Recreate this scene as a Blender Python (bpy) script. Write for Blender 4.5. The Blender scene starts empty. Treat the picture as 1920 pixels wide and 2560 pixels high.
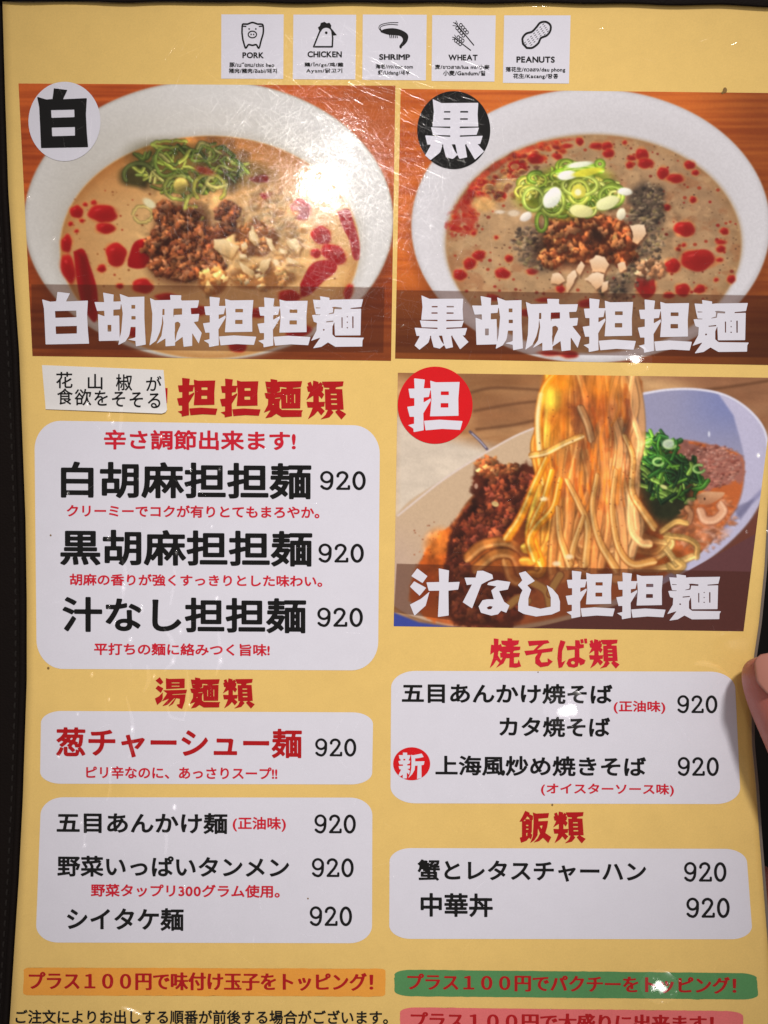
import bpy, math, random
import numpy as np
from mathutils import Vector

rng = random.Random(7)
nrng = np.random.default_rng(11)
scene = bpy.context.scene
col = scene.collection

# ------------------------------------------------------------------ camera
FPX = 2638.0            # focal length in photo pixels (1920 x 2560 frame)
CAM_H = 0.42            # metres above the table
D0 = 0.30               # farthest distance of the bent page from the lens
cam_d = bpy.data.cameras.new('camera')
cam = bpy.data.objects.new('camera', cam_d)
col.objects.link(cam)
cam.location = (0, 0, CAM_H)
cam_d.sensor_fit = 'HORIZONTAL'
cam_d.sensor_width = 36.0
cam_d.lens = 36.0 * FPX / 1920.0
cam_d.clip_start = 0.01
cam_d.clip_end = 50
scene.camera = cam

# ------------------------------------------------------------------ world
world = bpy.data.worlds.new('World')
scene.world = world
world.use_nodes = True
bg = world.node_tree.nodes['Background']
bg.inputs['Color'].default_value = (1.0, 0.90, 0.86, 1)
bg.inputs['Strength'].default_value = 0.27

vs = scene.view_settings
vs.view_transform = 'Standard'
vs.look = 'None'
vs.exposure = 0.0
vs.gamma = 1.0
scene.cycles.use_denoising = True
scene.cycles.max_bounces = 6
scene.cycles.transparent_max_bounces = 24
scene.cycles.sample_clamp_indirect = 4.0

# ------------------------------------------------------------------ the bent page as a surface
# tilt of the page along its length (photo row -> y component of the surface normal)
_ky = np.array([-200, 0, 480, 900, 1300, 1500, 1774, 2000, 2200, 2466, 2600, 2760], float)
_kn = np.array([-.105, -.105, -.108, -.100, -.062, -.038, -.008, .048, .100, .172, .200, .215], float)
_yy = np.linspace(-200, 2760, 1481)
_pf = np.polyfit((_ky - 1280) / 1280, _kn, 6)
_t = -np.polyval(_pf, (_yy - 1280) / 1280)
_t = _t / np.sqrt(1 - _t ** 2)
_g = _t / (FPX - _t * (_yy - 1280))
_ld = np.concatenate([[0], np.cumsum((_g[1:] + _g[:-1]) / 2 * np.diff(_yy))])
_dd = D0 * np.exp(_ld - _ld.max())


def depth(py):
    return np.interp(np.asarray(py, float), _yy, _dd)


def _raw(px, py):
    d = depth(py)
    return np.stack([(px - 960) / FPX * d, -(py - 1280) / FPX * d, CAM_H - d], -1)


def normal(px, py):
    e = 6.0
    px = np.asarray(px, float); py = np.asarray(py, float)
    a = _raw(px + e, py) - _raw(px - e, py)
    b = _raw(px, py - e) - _raw(px, py + e)
    n = np.cross(a, b)
    return n / np.linalg.norm(n, axis=-1, keepdims=True)


def P(px, py, h=0.0):
    """point on the page seen at photo position (px, py), lifted h metres along the normal"""
    px = np.asarray(px, float); py = np.asarray(py, float)
    px, py = np.broadcast_arrays(px, py)
    p = _raw(px, py)
    if np.ndim(h) or h:
        p = p + normal(px, py) * np.asarray(h)[..., None]
    return p


# ------------------------------------------------------------------ lamps (ceiling spots over the counter)
def lamp(name, px, py, dist, radius, watts, color=(1, .9, .8)):
    p = P(px, py); n = normal(px, py)
    v = np.array([0, 0, CAM_H]) - p
    v /= np.linalg.norm(v)
    r = 2 * n * np.dot(n, v) - v
    pos = p + r * dist
    ld = bpy.data.lights.new(name, 'AREA')
    ld.shape = 'DISK'; ld.size = radius * 2; ld.energy = watts; ld.color = color
    o = bpy.data.objects.new(name, ld)
    col.objects.link(o)
    o.location = pos
    o.rotation_euler = Vector(p - pos).to_track_quat('-Z', 'Y').to_euler()
    return o


LAMPS = [
    ('ceiling_spot', 806, 468, 1.00, .015, .36, (1, .95, .90)),
    ('ceiling_spot', 872, 354, 1.30, .0065, .085, (1, .95, .90)),
]
for L in LAMPS:
    lamp(*L)


def key_spot(pos, target, radius, watts, color, cone):
    """the spot over the counter that lights most of the page; its cone fades towards the corners"""
    ld = bpy.data.lights.new('counter_spot', 'SPOT')
    ld.energy = watts; ld.color = color; ld.shadow_soft_size = radius; ld.spot_size = math.radians(cone); ld.spot_blend = 1.0
    o = bpy.data.objects.new('counter_spot', ld); col.objects.link(o)
    o.location = pos
    o.rotation_euler = (Vector(target) - Vector(pos)).to_track_quat('-Z', 'Y').to_euler()


key_spot((.26, .80, 1.30), P(1060, 1130), .075, 80.0, (1, .94, .89), 17.0)


# ------------------------------------------------------------------ materials
GAIN = 1.25


def lin(c):
    c = np.asarray(c, float) / 255.0
    return np.where(c <= .04045, c / 12.92, ((c + .055) / 1.055) ** 2.4)


_mats = {}


def add_laminate(nt, b):
    """the thin glossy plastic over the print: slightly wavy, slightly hazy"""
    b.inputs['Roughness'].default_value = .55
    b.inputs['Specular IOR Level'].default_value = .10
    b.inputs['Coat Weight'].default_value = .6
    b.inputs['Coat Roughness'].default_value = .04
    g = nt.nodes.new('ShaderNodeNewGeometry')
    n1 = nt.nodes.new('ShaderNodeTexNoise'); n1.inputs['Scale'].default_value = 95; n1.inputs['Detail'].default_value = 3
    n2 = nt.nodes.new('ShaderNodeTexNoise'); n2.inputs['Scale'].default_value = 1400; n2.inputs['Detail'].default_value = 2
    b1 = nt.nodes.new('ShaderNodeBump'); b1.inputs['Strength'].default_value = .5; b1.inputs['Distance'].default_value = .00016
    b2 = nt.nodes.new('ShaderNodeBump'); b2.inputs['Strength'].default_value = .35; b2.inputs['Distance'].default_value = .00003
    nt.links.new(g.outputs['Position'], n1.inputs['Vector'])
    nt.links.new(g.outputs['Position'], n2.inputs['Vector'])
    nt.links.new(n1.outputs['Fac'], b1.inputs['Height'])
    nt.links.new(n2.outputs['Fac'], b2.inputs['Height'])
    nt.links.new(b1.outputs['Normal'], b2.inputs['Normal'])
    nt.links.new(b2.outputs['Normal'], b.inputs['Coat Normal'])
    n3 = nt.nodes.new('ShaderNodeTexNoise'); n3.inputs['Scale'].default_value = 55; n3.inputs['Detail'].default_value = 5
    mr = nt.nodes.new('ShaderNodeMapRange'); mr.inputs[1].default_value = .35; mr.inputs[2].default_value = .7; mr.inputs[3].default_value = .025; mr.inputs[4].default_value = .10
    nt.links.new(g.outputs['Position'], n3.inputs['Vector']); nt.links.new(n3.outputs['Fac'], mr.inputs[0]); nt.links.new(mr.outputs[0], b.inputs['Coat Roughness'])


def print_mat(name, rgb, mottled=0.04):
    if name in _mats:
        return _mats[name]
    m = bpy.data.materials.new(name); m.use_nodes = True
    nt = m.node_tree; b = nt.nodes['Principled BSDF']
    c = lin(rgb) * GAIN
    g = nt.nodes.new('ShaderNodeNewGeometry')
    n = nt.nodes.new('ShaderNodeTexNoise'); n.inputs['Scale'].default_value = 160; n.inputs['Detail'].default_value = 6
    n.inputs['Roughness'].default_value = .7
    r = nt.nodes.new('ShaderNodeMix'); r.data_type = 'RGBA'
    lo = c * (1 - mottled * 2.2); hi = np.minimum(c * (1 + mottled * 2.2), .93)
    r.inputs[6].default_value = (*lo, 1); r.inputs[7].default_value = (*hi, 1)
    nt.links.new(g.outputs['Position'], n.inputs['Vector'])
    nb = nt.nodes.new('ShaderNodeTexNoise'); nb.inputs['Scale'].default_value = 22; nb.inputs['Detail'].default_value = 3
    nf = nt.nodes.new('ShaderNodeTexNoise'); nf.inputs['Scale'].default_value = 2600; nf.inputs['Detail'].default_value = 1
    a1 = nt.nodes.new('ShaderNodeMath'); a1.operation = 'MULTIPLY_ADD'; a1.inputs[1].default_value = .8
    a2 = nt.nodes.new('ShaderNodeMath'); a2.operation = 'MULTIPLY_ADD'; a2.inputs[1].default_value = .9; a2.inputs[2].default_value = -.85
    for q in (nb, nf): nt.links.new(g.outputs['Position'], q.inputs['Vector'])
    nt.links.new(nf.outputs['Fac'], a2.inputs[0])
    nt.links.new(nb.outputs['Fac'], a1.inputs[0]); nt.links.new(a2.outputs[0], a1.inputs[2])
    a3 = nt.nodes.new('ShaderNodeMath'); a3.operation = 'ADD'; a3.use_clamp = True
    nt.links.new(n.outputs['Fac'], a3.inputs[0]); nt.links.new(a1.outputs[0], a3.inputs[1])
    nt.links.new(a3.outputs[0], r.inputs[0])
    nt.links.new(r.outputs[2], b.inputs['Base Color'])
    add_laminate(nt, b)
    _mats[name] = m
    return m


def attr_mat(name):
    m = bpy.data.materials.new(name); m.use_nodes = True
    nt = m.node_tree; b = nt.nodes['Principled BSDF']
    a = nt.nodes.new('ShaderNodeAttribute'); a.attribute_name = 'ink'
    nt.links.new(a.outputs['Color'], b.inputs['Base Color'])
    add_laminate(nt, b)
    return m


def plain_mat(name, rgb_lin, rough=.6, bump=None, var=.25, scale=60, spec=.4):
    m = bpy.data.materials.new(name); m.use_nodes = True
    nt = m.node_tree; b = nt.nodes['Principled BSDF']
    c = np.array(rgb_lin, float)
    tc = nt.nodes.new('ShaderNodeTexCoord')
    n = nt.nodes.new('ShaderNodeTexNoise'); n.inputs['Scale'].default_value = scale; n.inputs['Detail'].default_value = 6
    r = nt.nodes.new('ShaderNodeMix'); r.data_type = 'RGBA'
    r.inputs[6].default_value = (*(c * (1 - var)), 1); r.inputs[7].default_value = (*(c * (1 + var)), 1)
    nt.links.new(tc.outputs['Object'], n.inputs['Vector'])
    nt.links.new(n.outputs['Fac'], r.inputs[0]); nt.links.new(r.outputs[2], b.inputs['Base Color'])
    b.inputs['Roughness'].default_value = rough
    b.inputs['Specular IOR Level'].default_value = spec
    if bump:
        v = nt.nodes.new('ShaderNodeTexVoronoi'); v.inputs['Scale'].default_value = bump[0]
        bp = nt.nodes.new('ShaderNodeBump'); bp.inputs['Strength'].default_value = bump[1]; bp.inputs['Distance'].default_value = bump[2]
        nt.links.new(tc.outputs['Object'], v.inputs['Vector'])
        nt.links.new(v.outputs['Distance'], bp.inputs['Height']); nt.links.new(bp.outputs['Normal'], b.inputs['Normal'])
    return m


# ------------------------------------------------------------------ mesh helpers
def new_obj(name, me, mat, parent=None):
    o = bpy.data.objects.new(name, me)
    col.objects.link(o)
    if mat is not None:
        me.materials.append(mat)
    if parent is not None:
        o.parent = parent
    return o


def grid_mesh(name, V):
    """V: (ny, nx, 3) array of points, row 0 = top"""
    ny, nx = V.shape[:2]
    me = bpy.data.meshes.new(name)
    idx = np.arange(ny * nx).reshape(ny, nx)
    f = np.stack([idx[:-1, :-1], idx[1:, :-1], idx[1:, 1:], idx[:-1, 1:]], -1).reshape(-1, 4)
    me.vertices.add(ny * nx)
    me.vertices.foreach_set('co', V.reshape(-1).astype(np.float32))
    me.loops.add(f.size)
    me.loops.foreach_set('vertex_index', f.reshape(-1).astype(np.int32))
    me.polygons.add(len(f))
    me.polygons.foreach_set('loop_start', np.arange(0, f.size, 4, dtype=np.int32))
    me.polygons.foreach_set('use_smooth', np.ones(len(f), bool))
    me.update(calc_edges=True)
    me.validate()
    return me


def poly_mesh(name, V, F, smooth=True):
    me = bpy.data.meshes.new(name)
    me.from_pydata([tuple(v) for v in V], [], [tuple(int(i) for i in f) for f in F])
    if smooth:
        me.polygons.foreach_set('use_smooth', np.ones(len(me.polygons), bool))
    me.update()
    return me


def bilin(q, u, v):
    q = np.asarray(q, float)     # TL, TR, BR, BL
    u = u[..., None]; v = v[..., None]
    return (q[0] * (1 - u) + q[1] * u) * (1 - v) + (q[3] * (1 - u) + q[2] * u) * v


def rounded_sheet(name, quad, rx, ry, mat, parent, h, nx=26, ny=40, ragged=0.0):
    """printed patch with rounded corners on the page; rx, ry corner radii in photo pixels"""
    q = np.asarray(quad, float)
    W = (np.linalg.norm(q[1] - q[0]) + np.linalg.norm(q[2] - q[3])) / 2
    H = (np.linalg.norm(q[3] - q[0]) + np.linalg.norm(q[2] - q[1])) / 2
    if ry > 0:
        t = (1 - np.cos(np.linspace(0, math.pi / 2, 12))) * ry / H
        v = np.concatenate([t, np.linspace(ry / H, 1 - ry / H, ny)[1:-1], 1 - t[::-1]])
    else:
        v = np.linspace(0, 1, ny)
    dy = np.minimum(v, 1 - v) * H
    ins = np.where(dy < ry, rx * (1 - np.sqrt(np.clip(1 - ((ry - dy) / max(ry, 1e-6)) ** 2, 0, 1))), 0) / W
    s = np.linspace(0, 1, nx)
    U = ins[:, None] + (1 - 2 * ins[:, None]) * s[None]
    Vv = np.repeat(v[:, None], nx, 1)
    xy = bilin(q, U, Vv)
    if ragged:
        xy[0, :, 1] += nrng.normal(0, ragged, nx); xy[-1, :, 1] += nrng.normal(0, ragged, nx)
        xy[:, 0, 0] += nrng.normal(0, ragged, len(v)); xy[:, -1, 0] += nrng.normal(0, ragged, len(v))
    me = grid_mesh(name, P(xy[..., 0], xy[..., 1], h))
    return new_obj(name, me, mat, parent)


def disc(name, cx, cy, rx, ry, mat, parent, h):
    a = np.linspace(0, 2 * math.pi, 97)[:-1]
    rs = np.linspace(0, 1, 9)[1:]
    pts = [(cx, cy)]
    F = []
    for k, r in enumerate(rs):
        pts += list(zip(cx + rx * r * np.cos(a), cy - ry * r * np.sin(a)))
    n = 96
    for j in range(n):
        F.append((0, 1 + j, 1 + (j + 1) % n))
        for k in range(len(rs) - 1):
            a0 = 1 + k * n; b0 = a0 + n
            F.append((a0 + j, b0 + j, b0 + (j + 1) % n, a0 + (j + 1) % n))
    pts = np.array(pts)
    return new_obj(name, poly_mesh(name, P(pts[:, 0], pts[:, 1], h), F), mat, parent)


# ------------------------------------------------------------------ signed distance + contours
def seg_sd(px, py, loops):
    """even-odd signed distance (negative inside) of points to closed loops"""
    A = np.concatenate([l for l in loops]); B = np.concatenate([np.roll(l, -1, 0) for l in loops])
    p = np.stack([px.ravel(), py.ravel()], -1)
    out = np.empty(len(p)); ins = np.zeros(len(p), bool)
    d = B - A; dd = (d ** 2).sum(1) + 1e-12
    step = max(1, int(3e6 / len(A)))
    for i in range(0, len(p), step):
        q = p[i:i + step]
        w = q[:, None] - A[None]
        t = np.clip((w * d).sum(-1) / dd, 0, 1)
        e = w - t[..., None] * d
        out[i:i + step] = np.sqrt((e ** 2).sum(-1).min(1))
        y = q[:, 1:2]
        c = (A[None, :, 1] > y) != (B[None, :, 1] > y)
        xi = A[None, :, 0] + (y - A[None, :, 1]) * d[None, :, 0] / np.where(np.abs(d[None, :, 1]) < 1e-12, 1e-12, d[None, :, 1])
        ins[i:i + step] = ((c & (q[:, 0:1] < xi)).sum(1) % 2) == 1
    return np.where(ins, -out, out).reshape(px.shape)


def line_sd(px, py, pts, r0, r1=None):
    """distance to an open polyline with a round brush, radius r0 -> r1"""
    pts = np.asarray(pts, float)
    r1 = r0 if r1 is None else r1
    best = np.full(px.shape, 1e9)
    n = len(pts) - 1
    for i in range(n):
        a, b = pts[i], pts[i + 1]
        d = b - a
        t = np.clip(((px - a[0]) * d[0] + (py - a[1]) * d[1]) / (d @ d + 1e-12), 0, 1)
        r = r0 + (r1 - r0) * (i + t) / n
        best = np.minimum(best, np.hypot(px - a[0] - t * d[0], py - a[1] - t * d[1]) - r)
    return best


def contours(S, xs, ys):
    S = S.copy(); S[0] = S[-1] = 1e3; S[:, 0] = S[:, -1] = 1e3
    S[S == 0] = 1e-9
    neg = S < 0
    adj = {}
    pt = {}

    def ep(kind, i, j):
        k = (kind, i, j)
        if k not in pt:
            if kind == 0:
                a, b = S[i, j], S[i, j + 1]; t = a / (a - b)
                t = min(max(t, .02), .98) if abs(a) < 500 and abs(b) < 500 else .5
                pt[k] = (xs[j] + t * (xs[j + 1] - xs[j]), ys[i])
            else:
                a, b = S[i, j], S[i + 1, j]; t = a / (a - b)
                t = min(max(t, .02), .98) if abs(a) < 500 and abs(b) < 500 else .5
                pt[k] = (xs[j], ys[i] + t * (ys[i + 1] - ys[i]))
        return k

    mixed = neg[:-1, :-1].astype(int) + neg[1:, :-1] + neg[:-1, 1:] + neg[1:, 1:]
    for i, j in zip(*np.nonzero((mixed > 0) & (mixed < 4))):
        a, b, c, d = neg[i, j], neg[i, j + 1], neg[i + 1, j + 1], neg[i + 1, j]
        e = []
        if a != b: e.append((0, i, j))
        if b != c: e.append((1, i, j + 1))
        if c != d: e.append((0, i + 1, j))
        if d != a: e.append((1, i, j))
        if len(e) == 2:
            pairs = [(e[0], e[1])]
        else:
            ctr = S[i:i + 2, j:j + 2].mean() < 0
            pairs = [(e[0], e[1]), (e[2], e[3])] if ctr == a else [(e[0], e[3]), (e[1], e[2])]
        for u, v in pairs:
            ep(*u); ep(*v)
            adj.setdefault(u, []).append(v); adj.setdefault(v, []).append(u)
    loops = []
    seen = set()
    for s in adj:
        if s in seen: continue
        loop = [s]; seen.add(s); cur = s
        while True:
            nx = [n for n in adj[cur] if n not in seen]
            if not nx: break
            cur = nx[0]; seen.add(cur); loop.append(cur)
        if len(loop) >= 4:
            L = np.array([pt[k] for k in loop])
            # drop nearly collinear points
            for _ in range(2):
                a = np.roll(L, 1, 0); b = np.roll(L, -1, 0)
                cr = np.abs((L[:, 0] - a[:, 0]) * (b[:, 1] - a[:, 1]) - (L[:, 1] - a[:, 1]) * (b[:, 0] - a[:, 0]))
                ln = np.hypot(*(b - a).T) + 1e-9
                keep = (cr / ln > .04 * abs(xs[1] - xs[0]))
                keep[::6] = True
                L = L[keep]
            if len(L) >= 3: loops.append(L)
    return loops


def fill_loops(name, loops, mat, parent, h):
    """fill photo-space loops and lay them on the page as one mesh"""
    cu = bpy.data.curves.new('tmp', 'CURVE'); cu.dimensions = '2D'; cu.fill_mode = 'BOTH'
    allp = np.concatenate(loops); c0 = allp.mean(0)
    for l in loops:
        sp = cu.splines.new('POLY'); sp.points.add(len(l) - 1)
        a = np.zeros((len(l), 4)); a[:, :2] = (l - c0) / 100; a[:, 3] = 1
        sp.points.foreach_set('co', a.ravel()); sp.use_cyclic_u = True
    o = bpy.data.objects.new('tmp', cu); col.objects.link(o)
    dg = bpy.context.evaluated_depsgraph_get(); dg.update()
    me = bpy.data.meshes.new_from_object(o.evaluated_get(dg), depsgraph=dg)
    bpy.data.objects.remove(o); bpy.data.curves.remove(cu)
    n = len(me.vertices)
    co = np.empty(n * 3); me.vertices.foreach_get('co', co)
    co = co.reshape(-1, 3)[:, :2] * 100 + c0
    V = P(co[:, 0], co[:, 1], h)
    me.vertices.foreach_set('co', V.ravel().astype(np.float32))
    me.name = name
    me.materials.clear()
    me.update()
    # y runs down in the photo, so faces come out upside down: turn those that look away
    me.flip_normals() if len(me.polygons) and sum(p.normal.z * p.area for p in me.polygons) < 0 else None
    me.polygons.foreach_set('use_smooth', np.ones(len(me.polygons), bool))
    N = normal(co[:, 0], co[:, 1])
    me.normals_split_custom_set_from_vertices([tuple(v) for v in N])
    return new_obj(name, me, mat, parent)


# zoom frames: (x0, y0, photo pixels per unit)
ZA = (0, 0, 1000 / 1659); ZB = (920, 0, 1000 / 1659); ZC = (0, 180, 1000 / 1659)
ZD = (960, 180, 960 / 1659); ZE = (960, 900, 960 / 1659)
ZF = (0, 880, 980 / 1659); ZG = (0, 1280, 980 / 1659); ZH = (0, 1660, 980 / 1659); ZI = (0, 1980, 980 / 1659)
ZJ = (960, 1560, 960 / 1659); ZK = (960, 2000, 960 / 1659)


def Z(fr, pts):
    pts = np.asarray(pts, float)
    return np.stack([fr[0] + pts[..., 0] * fr[2], fr[1] + pts[..., 1] * fr[2]], -1)


# ------------------------------------------------------------------ lettering from the built-in font
_font_ob = None
_loops = {}


def font_loops(s):
    """outline loops of a string in the built-in font (y up)"""
    global _font_ob
    if s in _loops: return _loops[s]
    if _font_ob is None:
        cu = bpy.data.curves.new('tmp_font', 'FONT'); _font_ob = bpy.data.objects.new('tmp_font', cu); col.objects.link(_font_ob)
    _font_ob.data.body = s
    _font_ob.data.size = 1.0
    dg = bpy.context.evaluated_depsgraph_get(); dg.update()
    c = _font_ob.to_curve(dg)
    out = []
    for sp in c.splines:
        if sp.type == 'BEZIER':
            bp = sp.bezier_points; n = len(bp); pts = []
            for i in range(n):
                a, b = bp[i], bp[(i + 1) % n]
                p0, p1, p2, p3 = (np.array(v[:2]) for v in (a.co, a.handle_right, b.handle_left, b.co))
                straight = abs(np.cross(p1 - p0, p3 - p0)) + abs(np.cross(p2 - p0, p3 - p0)) < 1e-6
                for t in ([0] if straight else np.linspace(0, 1, 6)[:-1]):
                    pts.append((1 - t) ** 3 * p0 + 3 * t * (1 - t) ** 2 * p1 + 3 * t * t * (1 - t) * p2 + t ** 3 * p3)
            out.append(np.array(pts))
        else:
            out.append(np.array([p.co[:2] for p in sp.points]))
    _font_ob.to_curve_clear()
    out = [l for l in out if len(l) > 2]
    _loops[s] = out
    return out


def _ext(loops):
    a = np.concatenate(loops)
    return a.min(0), a.max(0)


_em = None


def em():
    global _em
    if _em is None:
        one = _ext(font_loops('口'))[0][0]; two = font_loops('口口')
        _em = max(_ext([l])[0][0] for l in two if True) 
        xs = sorted(_ext([l])[0][0] for l in two)
        _em = xs[2] - xs[0]
    return _em


_gl = {}


def glyph(ch, style):
    """styled outline loops in em units (y up), origin at the pen position; and the advance"""
    k = (ch, style)
    if k in _gl: return _gl[k]
    E = em()
    L = [l / E for l in font_loops(ch)]
    wide = ord(ch) > 0x2E80
    if not L:
        _gl[k] = ([], 1.0 if wide else .3); return _gl[k]
    lo, hi = _ext(L)
    if not wide:
        L = [l - (lo[0] - .05, 0) for l in L]
        adv = hi[0] - lo[0] + .12
        lo, hi = _ext(L)
    else:
        adv = 1.0
    N, dil, mode = {'item': (76, .027, 0), 'bold': (70, .030, 0), 'small': (56, .027, 0), 'min': (64, .0, 1), 'thin': (72, .012, 0), 'foot': (60, .022, 0), 'lat': (64, .034, 0)}[style]
    xs = np.linspace(lo[0] - .08, hi[0] + .08, max(12, int(N * (hi[0] - lo[0] + .16))))
    ys = np.linspace(lo[1] - .08, hi[1] + .08, max(12, int(N * (hi[1] - lo[1] + .16))))
    X, Y = np.meshgrid(xs, ys)
    S = seg_sd(X, Y, L)
    if mode:
        # brush lettering: upright strokes thicker than level ones
        w = .020 if mode == 1 else .008; e = .012 if mode == 1 else .014
        kx = max(1, int(round(w / (xs[1] - xs[0])))); ky = max(1, int(round(e / (ys[1] - ys[0]))))
        D = S.copy()
        for s in range(-kx, kx + 1): D = np.minimum(D, np.roll(S, s, 1))
        Er = D.copy()
        for s in range(-ky, ky + 1): Er = np.maximum(Er, np.roll(D, s, 0))
        S = Er - (.030 if mode == 1 else .003)
        if (S < 0).sum() < 8: S = D
    else:
        S = S - dil
    _gl[k] = (contours(S, xs, ys), adv)
    return _gl[k]


def text_line(name, parent, s, fr, box, style, mat, h, slope=.007):
    """one printed line: s fitted into box (zoom units of frame fr), following the page's slight tilt"""
    pen = 0; loops = []
    for ch in s:
        g, adv = PRICE.get(ch, (None, None)) if style == 'price' else glyph(ch, style)
        loops += [l + (pen, 0) for l in g]
        pen += adv
    lo, hi = _ext(loops)
    x0, y0, x1, y1 = box
    dy = slope * (x1 - x0)
    hh = (y1 - y0) - abs(dy)
    out = []
    for l in loops:
        u = (l[:, 0] - lo[0]) / (hi[0] - lo[0]); v = (hi[1] - l[:, 1]) / (hi[1] - lo[1])
        x = x0 + u * (x1 - x0)
        out.append(Z(fr, np.stack([x, y0 + max(-dy, 0) + u * dy + v * hh], -1)))
    return fill_loops(name, out, mat, parent, h)


# price figures: round pen, drawn as strokes
def _arc(cx, cy, rx, ry, a0, a1, n=18):
    a = np.radians(np.linspace(a0, a1, n)); return np.stack([cx + rx * np.cos(a), cy + ry * np.sin(a)], -1)


def _figure(parts):
    xs = np.linspace(-30, 190, 78); ys = np.linspace(-30, 280, 104)
    X, Y = np.meshgrid(xs, ys); S = np.full(X.shape, 1e3)
    for p in parts:
        S = np.minimum(S, line_sd(X, Y, p[0], p[1], p[2] if len(p) > 2 else None))
    return [l * (1, -1) / 245 for l in contours(S, xs, ys)]


PRICE = {}
PRICE['9'] = (_figure([(_arc(76, 78, 60, 66, 0, 360, 40), 16), (np.concatenate([_arc(76, 78, 62, 66, -20, 0, 4), [(137, 130)], _arc(78, 135, 58, 98, 10, 100, 14), [(40, 222), (18, 200)]]), 17)]), .75)
PRICE['2'] = (_figure([(np.concatenate([[(22, 66)], _arc(74, 66, 54, 52, 190, 375, 20), [(100, 130), (20, 228)]]), 17), ([(16, 231), (150, 231), (150, 196)], 15)]), .78)
PRICE['0'] = (_figure([(_arc(76, 123, 60, 108, 0, 360, 48), 18)]), .75)
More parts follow.
